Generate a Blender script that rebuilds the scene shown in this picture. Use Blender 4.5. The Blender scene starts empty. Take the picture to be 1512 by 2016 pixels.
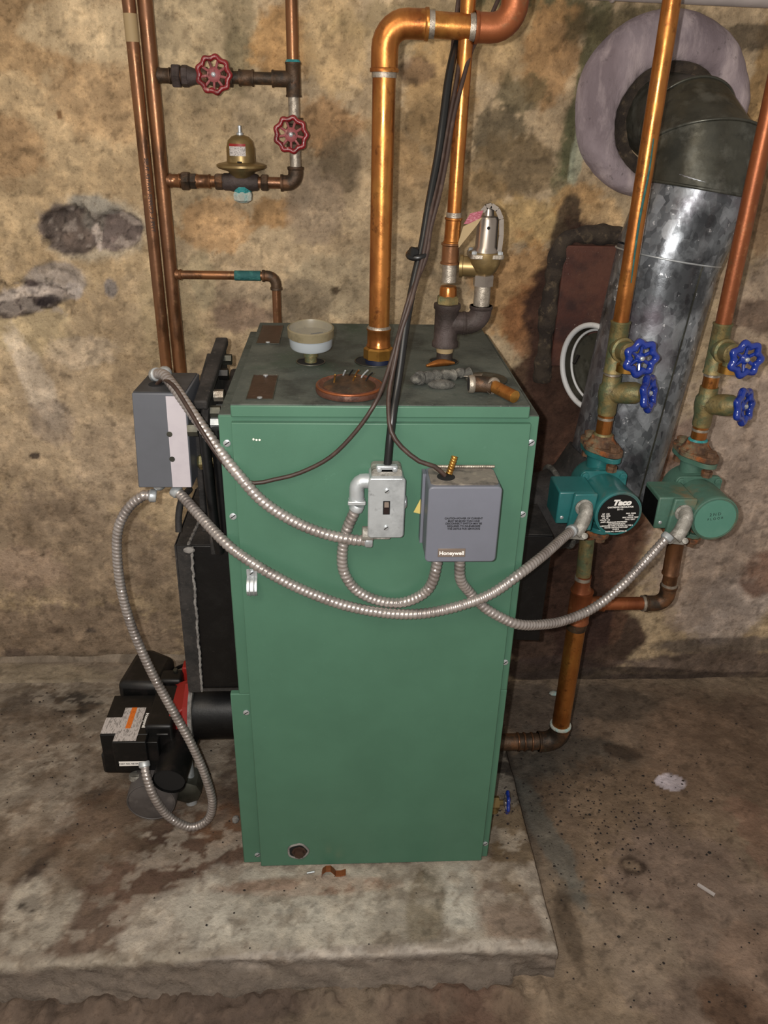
import bpy, math, random
import numpy as np
from mathutils import Vector, Matrix
random.seed(7)
PI = math.pi
V = Vector
S = bpy.context.scene
COL = S.collection
# ---------------------------------------------------------------- camera
CAM = V((0.1799, -1.1214, 1.3681))
YAW, PIT, ROL, FPX = 0.0616, 0.4716, 0.0263, 1570.65
_f = V((math.sin(YAW)*math.cos(PIT), math.cos(YAW)*math.cos(PIT), -math.sin(PIT)))
_r = V((math.cos(YAW), -math.sin(YAW), 0))
_u = _r.cross(_f)
CR = _r*math.cos(ROL) + _u*math.sin(ROL)
CU = -_r*math.sin(ROL) + _u*math.cos(ROL)
CF = _f
cd = bpy.data.cameras.new('camera'); cam = bpy.data.objects.new('camera', cd); COL.objects.link(cam)
cd.sensor_fit = 'HORIZONTAL'; cd.sensor_width = 36.0; cd.lens = FPX*36/1512; cd.clip_start = .02
mw = Matrix((CR, CU, -CF)).transposed().to_4x4(); mw.translation = CAM
cam.matrix_world = mw
S.camera = cam
# measuring helpers: a sight line of the photograph met with a real plane of the room
def ray(px, py): return CF + CR*((px-756)/FPX) - CU*((py-1008)/FPX)
def A(px, py, Y): d = ray(px, py); return CAM + d*((Y-CAM.y)/d.y)
def AZ(px, py, Z): d = ray(px, py); return CAM + d*((Z-CAM.z)/d.z)
def AX(px, py, X): d = ray(px, py); return CAM + d*((X-CAM.x)/d.x)
WALL = .66
# ---------------------------------------------------------------- colours and materials
def lin(h):
    h = h.lstrip('#'); o = []
    for i in (0, 2, 4):
        c = int(h[i:i+2], 16)/255
        o.append(c/12.92 if c <= .04045 else ((c+.055)/1.055)**2.4)
    return o
def mat(name, col, rough=.5, metal=0., layers=(), bump=0., bscale=120, attr=False, spec=.5, rvar=0., bstr=(1,1,1), coat=0., alpha=1., trans=0.):
    m = bpy.data.materials.new(name); m.use_nodes = True
    N = m.node_tree.nodes; L = m.node_tree.links
    b = N['Principled BSDF']
    tc = N.new('ShaderNodeTexCoord')
    if attr:
        a = N.new('ShaderNodeVertexColor'); a.layer_name = 'Col'; cur = a.outputs['Color']
    else:
        a = N.new('ShaderNodeRGB'); a.outputs[0].default_value = lin(col)+[1]; cur = a.outputs[0]
    for i, l in enumerate(layers):
        c2, sc, lo, hi, amt = l[:5]; st = l[5] if len(l) > 5 else (1,1,1); kind = l[6] if len(l) > 6 else 'noise'
        mp = N.new('ShaderNodeMapping'); mp.inputs['Scale'].default_value = st
        mp.inputs['Location'].default_value = (i*3.7+.3, i*1.9, i*5.1)
        L.new(tc.outputs['Object'], mp.inputs['Vector'])
        if kind == 'vor':
            t = N.new('ShaderNodeTexVoronoi'); t.inputs['Scale'].default_value = sc
            sep = N.new('ShaderNodeSeparateColor'); L.new(t.outputs['Color'], sep.inputs[0]); fac = sep.outputs[0]
        else:
            t = N.new('ShaderNodeTexNoise'); t.inputs['Scale'].default_value = sc; t.inputs['Detail'].default_value = 7
            t.inputs['Roughness'].default_value = .62; fac = t.outputs['Fac']
        L.new(mp.outputs[0], t.inputs['Vector'])
        mr = N.new('ShaderNodeMapRange'); mr.inputs['From Min'].default_value = lo; mr.inputs['From Max'].default_value = hi
        mr.inputs['To Max'].default_value = amt; L.new(fac, mr.inputs['Value'])
        mx = N.new('ShaderNodeMix'); mx.data_type = 'RGBA'
        if c2 == 'mul':   # darker and lighter grain of the same colour
            mx.blend_type = 'MULTIPLY'; mx.inputs[7].default_value = (.45, .42, .38, 1)
        elif c2 == 'lit':
            mx.blend_type = 'MULTIPLY'; mx.inputs[7].default_value = (1.55, 1.52, 1.48, 1)
        else:
            mx.inputs[7].default_value = lin(c2)+[1]
        L.new(mr.outputs[0], mx.inputs[0]); L.new(cur, mx.inputs[6]); cur = mx.outputs[2]
    L.new(cur, b.inputs['Base Color'])
    b.inputs['Roughness'].default_value = rough; b.inputs['Metallic'].default_value = metal
    b.inputs['Specular IOR Level'].default_value = spec; b.inputs['Coat Weight'].default_value = coat
    if alpha < 1: b.inputs['Alpha'].default_value = alpha
    if trans: b.inputs['Transmission Weight'].default_value = trans
    if rvar:
        t = N.new('ShaderNodeTexNoise'); t.inputs['Scale'].default_value = 35; t.inputs['Detail'].default_value = 5
        L.new(tc.outputs['Object'], t.inputs['Vector'])
        mr = N.new('ShaderNodeMapRange'); mr.inputs['From Min'].default_value = .35; mr.inputs['From Max'].default_value = .65
        mr.inputs['To Min'].default_value = max(.05, rough-rvar); mr.inputs['To Max'].default_value = min(1, rough+rvar)
        L.new(t.outputs['Fac'], mr.inputs['Value']); L.new(mr.outputs[0], b.inputs['Roughness'])
    if bump:
        mp = N.new('ShaderNodeMapping'); mp.inputs['Scale'].default_value = bstr; L.new(tc.outputs['Object'], mp.inputs['Vector'])
        t = N.new('ShaderNodeTexNoise'); t.inputs['Scale'].default_value = bscale; t.inputs['Detail'].default_value = 8
        t.inputs['Roughness'].default_value = .65; L.new(mp.outputs[0], t.inputs['Vector'])
        bp = N.new('ShaderNodeBump'); bp.inputs['Strength'].default_value = bump; bp.inputs['Distance'].default_value = .006
        L.new(t.outputs['Fac'], bp.inputs['Height']); L.new(bp.outputs[0], b.inputs['Normal'])
    return m
G = {}
G['wall'] = mat('stained_plaster', '#fff', .85, attr=True, spec=.2, bump=.9, bscale=55, layers=[('mul',50,.52,.68,.5),('lit',34,.47,.66,.8),('mul',190,.55,.67,.5),('lit',420,.56,.68,.5),('#3a2a1c',15,.67,.72,.5)])
G['floor'] = mat('dirty_concrete', '#fff', .88, attr=True, spec=.2, bump=.9, bscale=60, layers=[('mul',46,.55,.70,.35),('lit',34,.48,.68,.6),('mul',220,.56,.68,.45),('#d8d4cc',420,.71,.75,.6)])
G['mortar'] = mat('grey_lilac_mortar', '#94868a', .8, bump=.9, bscale=26, bstr=(1,1,.35), layers=[('#66585c',9,.45,.66,.7,(1,1,.4)),('#b8a8a8',26,.5,.68,.7,(1,1,.3)),('#3c3634',60,.62,.72,.6)])
G['rim'] = mat('rough_mortar_rim', '#3e342a', .9, bump=1, bscale=45, layers=[('#241c18',30,.45,.6,.8),('#6c5c48',50,.56,.66,.6)])
G['rustplate'] = mat('rusty_iron_plate', '#4a261c', .75, bump=.3, bscale=60, layers=[('#2a1512',14,.45,.62,.8),('#c8b8ac',200,.68,.72,.8),('#603a2a',8,.5,.64,.7)])
G['green'] = mat('green_enamel', '#476d59', .40, spec=.45, layers=[('#3c5e4c',6,.4,.7,.5),('#587e6c',90,.66,.76,.4),('#a8c4b0',300,.75,.765,.7)], bump=.04, bscale=300)
G['greentop'] = mat('dust_covered_green_enamel', '#474d47', .7, layers=[('#2a2e2a',14,.48,.62,.8),('#5e625a',9,.52,.66,.7),('#2c4432',5,.54,.68,.6),('#7c7c74',160,.60,.72,.5)], bump=.15, bscale=150)
G['black'] = mat('black_steel', '#070708', .42, spec=.35, layers=[('#141414',20,.5,.7,.8),('#2c2a28',90,.64,.74,.5)], bump=.08, bscale=80)
G['blackdust'] = mat('dusty_black_iron', '#1c1a19', .75, layers=[('#3a3532',16,.42,.66,.8),('#0c0b0b',40,.5,.7,.7),('#5c544c',90,.6,.75,.5)], bump=.4, bscale=70)
G['rubber'] = mat('black_plastic', '#0a0a0a', .45, spec=.4, layers=[('#1c1817',30,.5,.66,.8)], bump=.05)
G['weld'] = mat('grey_cement_bead', '#8a8682', .85, bump=.8, bscale=120, layers=[('#4c4846',60,.45,.65,.8)])
G['copper'] = mat('tarnished_copper', '#b4763c', .33, .82, rvar=.1, layers=[('#844a22',12,.46,.62,.85,(1,1,.35)),('#c89048',20,.52,.66,.6,(1,1,.3)),('#54301c',60,.58,.70,.7)], bump=.08, bscale=60)
G['copperold'] = mat('dull_brown_copper', '#76523a', .36, .65, rvar=.1, layers=[('#94643e',10,.45,.65,.7,(1,1,.25)),('#402c1e',25,.5,.66,.8,(1,1,.3)),('#b08a5c',70,.62,.73,.5)], bump=.08, bscale=60)
G['copperdark'] = mat('dark_aged_copper', '#54402f', .5, .5, layers=[('#2c2620',30,.42,.62,.9),('#8a5c3a',18,.52,.7,.8),('#5f7f6a',40,.64,.74,.5)], bump=.3, bscale=90)
G['copperred'] = mat('reddish_copper', '#945634', .42, .65, layers=[('#6a3820',14,.45,.64,.8,(1,1,.3)),('#b47c50',60,.58,.7,.5),('#6c6448',26,.6,.7,.5)], bump=.08)
G['solder'] = mat('grey_solder', '#a49a8c', .35, .6, layers=[('#6c6258',60,.45,.65,.8)], bump=.3)
G['brassold'] = mat('greenish_old_brass', '#786a46', .5, .45, layers=[('#56664c',30,.47,.6,.8),('#988454',50,.5,.66,.7),('#443a28',80,.56,.68,.7)], bump=.3, bscale=90)
G['brass'] = mat('bright_brass', '#c8944a', .28, .9, layers=[('#8e5c28',40,.5,.7,.6)])
G['bronze'] = mat('gold_bronze_casting', '#8a744c', .4, .7, layers=[('#4c4030',20,.48,.68,.7),('#b09a6c',40,.55,.7,.5)])
G['iron'] = mat('dark_cast_iron', '#3a302c', .6, .3, layers=[('#544846',22,.45,.65,.8),('#1e1a18',40,.5,.7,.6)], bump=.35, bscale=90)
G['rust'] = mat('rusty_cast_iron', '#6a4e38', .8, .1, layers=[('#a05a2a',30,.52,.6,.85),('#402c20',45,.48,.62,.85),('#747058',24,.54,.62,.75)], bump=.7, bscale=110)
G['galv'] = mat('spangled_galvanised_steel', '#7c8084', .36, .55, rvar=.12, layers=[('#46494d',95,.3,.9,.8,(1,1,.7),'vor'),('#a8abb0',48,.6,.95,.6,(1,1,.7),'vor'),('#2a2b2e',9,.5,.62,.75),('#5c5058',5,.5,.6,.5),('#e0e0e2',90,.64,.68,.7,(1,.6,.8))], bump=.05)
G['galvdull'] = mat('dull_dark_galvanised_steel', '#4c4b42', .42, .55, rvar=.1, layers=[('#2e2f2a',9,.44,.6,.8),('#6c6c64',18,.52,.66,.7),('#1c1c1e',40,.58,.7,.5)], bump=.05)
G['conduit'] = mat('grey_flexible_metal', '#aca49f', .36, .65, rvar=.08, layers=[('#7c726e',20,.48,.66,.7)])
G['steel'] = mat('worn_zinc_steel', '#b8bcbe', .36, .55, rvar=.1, layers=[('#8a8e90',20,.47,.64,.7),('#5c5a5a',70,.6,.72,.5)], bump=.08)
G['zinc'] = mat('blotchy_cast_zinc', '#8c8880', .5, .4, layers=[('#c0bcb4',50,.5,.64,.7),('#4c4842',40,.52,.66,.7)], bump=.4, bscale=120)
G['nickel'] = mat('satin_nickel', '#a0968c', .3, .85, layers=[('#6e6258',20,.5,.7,.5)])
G['greybox'] = mat('grey_paint', '#676973', .42, spec=.4, layers=[('#5c5e66',8,.45,.7,.5)], bump=.02)
G['greytop'] = mat('dusty_grey_paint', '#736b62', .8, layers=[('#988e7e',30,.5,.64,.8),('#3e3a38',40,.52,.64,.7)], bump=.2)
G['greyleft'] = mat('slate_grey_paint', '#56585e', .45, layers=[('#4a4c50',8,.45,.7,.5)])
G['greylefttop'] = mat('slate_grey_dusty_top', '#2f2f30', .6, layers=[('#48484a',20,.45,.7,.7)])
G['paper'] = mat('pale_grey_paper', '#b4adb2', .6, layers=[('#a49ca4',30,.5,.7,.4)])
G['label'] = mat('printed_paper', '#b8b0ac', .6, layers=[('#5c5854',420,.5,.58,.7,(1,.25,1))])
G['white'] = mat('white_print', '#e8e4de', .6)
G['ink'] = mat('black_print', '#16161c', .6)
G['orange'] = mat('orange_warning_band', '#d06a1c', .6, layers=[('#a04c10',160,.55,.62,.7)])
G['yellow'] = mat('pale_yellow_paper', '#c8b468', .7)
G['nameplate'] = mat('bronze_tinted_nameplate', '#7e7066', .4, .4)
G['hole'] = mat('dark_opening', '#060505', .9)
G['switchbrown'] = mat('dark_brown_bakelite', '#1e100e', .35)
G['cable'] = mat('black_cable_jacket', '#121212', .35, layers=[('#3a3834',60,.6,.72,.4)])
G['wire'] = mat('brown_thermostat_cable', '#33241e', .5, layers=[('#4c3a30',60,.5,.68,.6)])
G['teal'] = mat('teal_pump_enamel', '#2a6a6a', .33, spec=.5, layers=[('#1e5454',12,.45,.66,.7),('#5a6058',10,.57,.66,.7)], bump=.03)
G['tealold'] = mat('faded_green_pump_enamel', '#4a6c5e', .5, layers=[('#385446',10,.42,.6,.8),('#5c6450',20,.52,.66,.8),('#8a6440',5,.60,.68,.7)], bump=.15, bscale=90)
G['tealface'] = mat('pale_green_pump_enamel', '#4e7e6e', .5, layers=[('#5c8878',30,.5,.7,.5)])
G['pumplabel'] = mat('black_label', '#050505', .4)
G['red'] = mat('chipped_red_paint', '#7a161c', .3, coat=.3, layers=[('#3c0c0c',40,.5,.64,.8),('#b09088',80,.62,.68,.7)], bump=.1)
G['redhub'] = mat('faded_red_paint', '#8c4a4c', .5, layers=[('#4c2420',60,.5,.64,.8),('#b88c84',90,.58,.66,.6)])
G['redpaint'] = mat('bright_red_casting', '#8a1a14', .5, layers=[('#5c100c',20,.5,.7,.6)])
G['blue'] = mat('glossy_blue_paint', '#142e84', .2, coat=.6, layers=[('#0c1e5c',30,.5,.7,.6)])
G['bluemetal'] = mat('bare_metal_hub', '#8a8280', .4, .7)
G['navy'] = mat('navy_plastic_sleeve', '#101830', .5)
G['verdigris'] = mat('turquoise_corrosion', '#2f8c8e', .8, bump=1, bscale=120, layers=[('#88b8b4',60,.52,.66,.8),('#1e6a70',40,.5,.65,.6)])
G['scale'] = mat('white_mineral_scale', '#b4b8ae', .85, bump=1, bscale=120, layers=[('#8ac0c0',60,.5,.65,.7)])
G['tealtape'] = mat('teal_corroded_tape', '#1c5454', .7, layers=[('#3c7c74',60,.5,.66,.7)], bump=.5)
G['whitering'] = mat('white_enamel', '#c4c4c4', .5, layers=[('#8a8480',30,.55,.7,.6)])
G['beam'] = mat('off_white_paint', '#aaa09c', .6, layers=[('#c0b4b0',12,.45,.65,.6),('#6a5c58',80,.6,.72,.6)])
G['darkred'] = mat('worn_brown_metal', '#5e3e32', .45, .3, layers=[('#3a2620',30,.47,.62,.8),('#8c6858',60,.56,.68,.6)], bump=.2)
G['plug'] = mat('dark_brown_plate', '#3c2a22', .4, .2, layers=[('#2a1c18',40,.45,.65,.7),('#54403a',70,.56,.7,.6)], bump=.1)
G['glass'] = mat('clear_plastic_lens', '#d8d8d0', .12, alpha=.12)
G['dial'] = mat('yellowed_plastic', '#7a7058', .4, layers=[('#5c5440',40,.5,.66,.7)])
G['milky'] = mat('milky_white_plastic', '#9ca2a6', .35, layers=[('#8a8e90',20,.5,.7,.5)])
G['tagred'] = mat('faded_red_print_tag', '#8a3848', .6, layers=[('#b07880',240,.5,.6,.7,(1,1,3))])
G['tagtan'] = mat('tan_card', '#9a8460', .7)
G['motorgrey'] = mat('grey_motor_paint', '#55504e', .5, .1, layers=[('#3c3836',12,.47,.64,.7),('#6c6662',40,.55,.68,.5)])
G['grit'] = mat('dark_grit', '#1a1512', .9, layers=[('#3a2c24',80,.5,.6,.8)])
G['chalk'] = mat('chalk_white_spill', '#b0a8a4', .9)
G['ash'] = mat('grey_ashy_crust', '#5c5a54', .9, bump=1, bscale=140, layers=[('#8a867c',50,.5,.66,.8),('#2c2a28',60,.52,.66,.7)])

# ---------------------------------------------------------------- mesh builder
def basis(d):
    d = d.normalized(); a = V((0,0,1)) if abs(d.z) < .9 else V((1,0,0))
    x = a.cross(d).normalized(); return x, d.cross(x)
def vv(p): return p if isinstance(p, Vector) else V(p)
def origin(o):
    p = V((0,0,0))
    while o is not None: p = p + o.location; o = o.parent
    return p
class M:
    def __init__(s): s.v = []; s.f = []
    def add(s, vs, fs):
        b = len(s.v); s.v += [tuple(p) for p in vs]; s.f += [tuple(i+b for i in f) for f in fs]; return s
    def box(s, x0, x1, y0, y1, z0, z1, mt=None):
        vs = [V((x,y,z)) for x in (x0,x1) for y in (y0,y1) for z in (z0,z1)]
        if mt is not None: vs = [mt @ p for p in vs]
        return s.add(vs, [(0,1,3,2),(4,6,7,5),(0,4,5,1),(2,3,7,6),(0,2,6,4),(1,5,7,3)])
    def ring(s, c, d, r, n, ph=0, sq=None):
        x, y = basis(d)
        return [c + x*(r*math.cos(2*PI*i/n+ph)) + y*(r*math.sin(2*PI*i/n+ph)) for i in range(n)]
    def rings(s, R, caps=True, closed=False):
        n = len(R[0]); vs = [p for r in R for p in r]; fs = []
        k = len(R)
        for j in range(k if closed else k-1):
            a = j*n; b = ((j+1) % k)*n
            for i in range(n): fs.append((a+i, a+(i+1) % n, b+(i+1) % n, b+i))
        if caps and not closed: fs.append(tuple(range(n))[::-1]); fs.append(tuple((k-1)*n+i for i in range(n)))
        return s.add(vs, fs)
    def cyl(s, p0, p1, r0, r1=None, n=28, caps=True):
        p0, p1 = vv(p0), vv(p1); d = p1-p0; r1 = r0 if r1 is None else r1
        return s.rings([s.ring(p0, d, r0, n), s.ring(p1, d, r1, n)], caps)
    def lathe(s, o, d, prof, n=36, caps=True):
        o, d = vv(o), vv(d).normalized()
        return s.rings([s.ring(o+d*h, d, max(r, 1e-5), n) for r, h in prof], caps)
    def bar(s, p0, p1, w, t, up=(0,0,1)):
        p0, p1 = vv(p0), vv(p1); d = (p1-p0).normalized(); x = vv(up).cross(d)
        if x.length < 1e-4: x = V((1,0,0)).cross(d)
        x.normalize(); y = d.cross(x)
        q = [x*(a*w/2)+y*(b*t/2) for a, b in ((-1,-1),(1,-1),(1,1),(-1,1))]
        return s.rings([[p0+k for k in q], [p1+k for k in q]])
    def prism(s, poly, ext):
        ext = vv(ext); poly = [vv(p) for p in poly]; return s.rings([poly, [p+ext for p in poly]])
    def tube(s, pts, r, n=14, smooth=True, corr=None, step=None, caps=True, prof=None):
        pts = [vv(p) for p in pts]
        if smooth: pts = spline(pts, step or .006)
        x, _ = basis(pts[1]-pts[0]); R = []; L = 0
        tot = sum((pts[i+1]-pts[i]).length for i in range(len(pts)-1))
        for i, p in enumerate(pts):
            t = (pts[min(i+1, len(pts)-1)] - pts[max(i-1, 0)]).normalized()
            x = (x - t*x.dot(t)).normalized(); y = t.cross(x)
            if i: L += (p-pts[i-1]).length
            rr = r if prof is None else prof(L/tot)
            ring = []
            for k in range(n):
                th = 2*PI*k/n; q = rr
                if corr:
                    w = (L/corr + th/(2*PI)) % 1.0
                    q = rr*(1-.24*(abs(w-.5)*2)**2.6)
                ring.append(p + x*(q*math.cos(th)) + y*(q*math.sin(th)))
            R.append(ring)
        return s.rings(R, caps)
    def torus(s, c, d, R, r, n=40, k=10, wav=0, lob=0, ph=0):
        c, d = vv(c), vv(d).normalized(); x, y = basis(d); RR = []
        for i in range(n):
            a = 2*PI*i/n; e = x*math.cos(a)+y*math.sin(a); q = R*(1+wav*math.cos(lob*a+ph))
            RR.append([c + e*(q+r*math.cos(2*PI*j/k)) + d*(r*math.sin(2*PI*j/k)) for j in range(k)])
        return s.rings(RR, closed=True)
    def ball(s, c, r, n=14, sc=(1,1,1)):
        c = vv(c); R = []
        for j in range(1, 8):
            a = PI*j/8; R.append([c+V((r*math.sin(a)*math.cos(2*PI*i/n)*sc[0], r*math.sin(a)*math.sin(2*PI*i/n)*sc[1], r*math.cos(a)*sc[2])) for i in range(n)])
        return s.rings(R[::-1])
    def plate(s, c, nrm, w, h, t, rad=.0, up=(0,0,1), k=5):
        # rounded rectangular plate centred on c, thickness t along nrm
        c, nrm = vv(c), vv(nrm).normalized(); y = vv(up); y = (y-nrm*y.dot(nrm)).normalized(); x = y.cross(nrm)
        pl = []
        for cx, cy, a0 in ((1,1,0),(-1,1,90),(-1,-1,180),(1,-1,270)):
            for i in range(k+1 if rad else 1):
                a = math.radians(a0+90*i/k) if rad else 0
                px = cx*(w/2-rad)+rad*math.cos(a)*(1 if rad else 0); py = cy*(h/2-rad)+rad*math.sin(a)*(1 if rad else 0)
                pl.append(c+x*px+y*py)
        return s.rings([pl, [p+nrm*t for p in pl]])
    def o(s, name, m, parent=None, bevel=0., smooth=True, loc=None, ang=40):
        me = bpy.data.meshes.new(name)
        if parent is not None: og = origin(parent)
        elif loc is not None: og = vv(loc)
        else:
            xs, ys, zs = zip(*s.v); og = V(((min(xs)+max(xs))/2, (min(ys)+max(ys))/2, min(zs)))
        me.from_pydata([(p[0]-og.x, p[1]-og.y, p[2]-og.z) for p in s.v], [], s.f)
        me.materials.append(G[m]); ob = bpy.data.objects.new(name, me); COL.objects.link(ob)
        if parent is not None: ob.parent = parent
        else: ob.location = og
        if smooth:
            me.shade_smooth(); me.set_sharp_from_angle(angle=math.radians(ang))
        if bevel:
            bv = ob.modifiers.new('bevel', 'BEVEL'); bv.width = bevel; bv.segments = 2; bv.limit_method = 'ANGLE'; bv.angle_limit = math.radians(50)
        return ob
def spline(P, step):
    out = []; Q = [P[0]*2-P[1]] + list(P) + [P[-1]*2-P[-2]]
    for i in range(1, len(Q)-2):
        a, b, c, d = Q[i-1:i+3]; n = max(2, int((c-b).length/step))
        for k in range(n):
            t = k/n
            out.append(.5*((2*b)+(c-a)*t+(2*a-5*b+4*c-d)*t*t+(3*b-a-3*c+d)*t**3))
    out.append(P[-1]); return out
def tag(o, label, cat, group=None, kind=None):
    if label: o['label'] = label
    if cat: o['category'] = cat
    if group: o['group'] = group
    if kind: o['kind'] = kind
    return o
def thing(name, label, cat, loc, group=None):
    o = bpy.data.objects.new(name, None); o.empty_display_size = .05; COL.objects.link(o); o.location = vv(loc)
    return tag(o, label, cat, group)
def text(s, size, loc, m, parent, name='lettering', rot=(PI/2,0,0), sx=1., ext=.0002, align='CENTER', shear=0, bold=0):
    c = bpy.data.curves.new(name, 'FONT'); c.body = s; c.size = size; c.extrude = ext; c.align_x = align; c.align_y = 'CENTER'; c.shear = shear
    c.offset = bold
    t = bpy.data.objects.new('tmp', c); COL.objects.link(t)
    dg = bpy.context.evaluated_depsgraph_get(); me = bpy.data.meshes.new_from_object(t.evaluated_get(dg))
    bpy.data.objects.remove(t)
    me.name = name; me.materials.clear(); me.materials.append(G[m])
    from mathutils import Euler
    mt = Matrix.Translation(vv(loc)-origin(parent)) @ Euler(rot).to_matrix().to_4x4() @ Matrix.Diagonal((sx,1,1,1))
    me.transform(mt); ob = bpy.data.objects.new(name, me); COL.objects.link(ob); ob.parent = parent
    return ob
# ---------------------------------------------------------------- stained surfaces
rng = np.random.default_rng(3)
LAT = rng.random((256, 256))
def vnoise(x, y):
    xi = np.floor(x).astype(int); yi = np.floor(y).astype(int); fx = x-xi; fy = y-yi
    fx = fx*fx*(3-2*fx); fy = fy*fy*(3-2*fy); g = lambda a, b: LAT[a % 256, b % 256]
    return (g(xi,yi)*(1-fx)+g(xi+1,yi)*fx)*(1-fy)+(g(xi,yi+1)*(1-fx)+g(xi+1,yi+1)*fx)*fy
def fbm(x, y, sc, octv=5, off=0.):
    s = 0; a = .5; t = 0
    for i in range(octv):
        s = s+a*vnoise(x*sc+off+i*17.3, y*sc+off*1.7+i*9.1); t += a; a *= .55; sc *= 2.1
    return s/t
def paint(a, b, base, blobs, sat=.80, bri=1.2):
    # a, b: surface coordinates; blobs: (ca, cb, ra, rb, rot, hex, alpha, rag)
    col = np.empty(a.shape+(3,)); col[:] = lin(base)
    n1 = fbm(a, b, 7, 6, 3.); n2 = fbm(a, b, 16, 6, 40.); n3 = fbm(a, b, 45, 4, 80.); n5 = fbm(a, b, 95, 4, 120.)
    for i, (ca, cb, ra, rb, rot, hx, al, rag) in enumerate(blobs):
        c, s = math.cos(rot), math.sin(rot); da = a-ca; db = b-cb
        u = (da*c+db*s)/ra; v = (-da*s+db*c)/rb
        nn = (n1 if i % 2 else n2)*.5+n3*.28+n5*.22
        d = np.sqrt(u*u+v*v)+(nn-.5)*rag*3
        w = np.clip((1.12-d)/(.10 if rag < .2 else (.2 if rag < .3 else .34)), 0, 1); w = w*w*(3-2*w)*al
        col = col*(1-w[..., None])+np.array(lin(hx))*w[..., None]
    v1 = fbm(a, b, 5, 6, 21.)-.5; v2 = fbm(a, b, 22, 5, 31.)-.5
    t = np.clip(v1*.9+v2*.8, -.3, .3)[..., None]; col = col*(1+t*np.array([.95,1.0,1.05]))
    n4 = fbm(a, b, 60, 3, 91.); pit = np.clip((n4-.66)/.05, 0, 1)[..., None]*.3
    col = col*(1-pit)*bri; lu = col.mean(-1, keepdims=True); return np.clip(lu+(col-lu)*sat, 0, .9)
def grid_obj(name, P, colr, m, lab=None, flip=False):
    h, w, _ = P.shape; og = P.reshape(-1, 3).mean(0)
    idx = np.arange(h*w).reshape(h, w)
    q = np.stack([idx[:-1,:-1], idx[:-1,1:], idx[1:,1:], idx[1:,:-1]], -1).reshape(-1, 4)
    if flip: q = q[:, ::-1]
    me = bpy.data.meshes.new(name); me.vertices.add(h*w); me.vertices.foreach_set('co', (P.reshape(-1,3)-og).ravel())
    me.loops.add(q.size); me.loops.foreach_set('vertex_index', q.ravel().astype(np.int32))
    me.polygons.add(len(q)); me.polygons.foreach_set('loop_start', (np.arange(len(q))*4).astype(np.int32))
    me.update(calc_edges=True); me.validate()
    at = me.color_attributes.new('Col', 'FLOAT_COLOR', 'POINT')
    c4 = np.ones((h*w, 4)); c4[:, :3] = colr.reshape(-1, 3); at.data.foreach_set('color', c4.ravel())
    me.shade_smooth(); me.materials.append(G[m]); o = bpy.data.objects.new(name, me); COL.objects.link(o); o.location = og.tolist()
    return o
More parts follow.
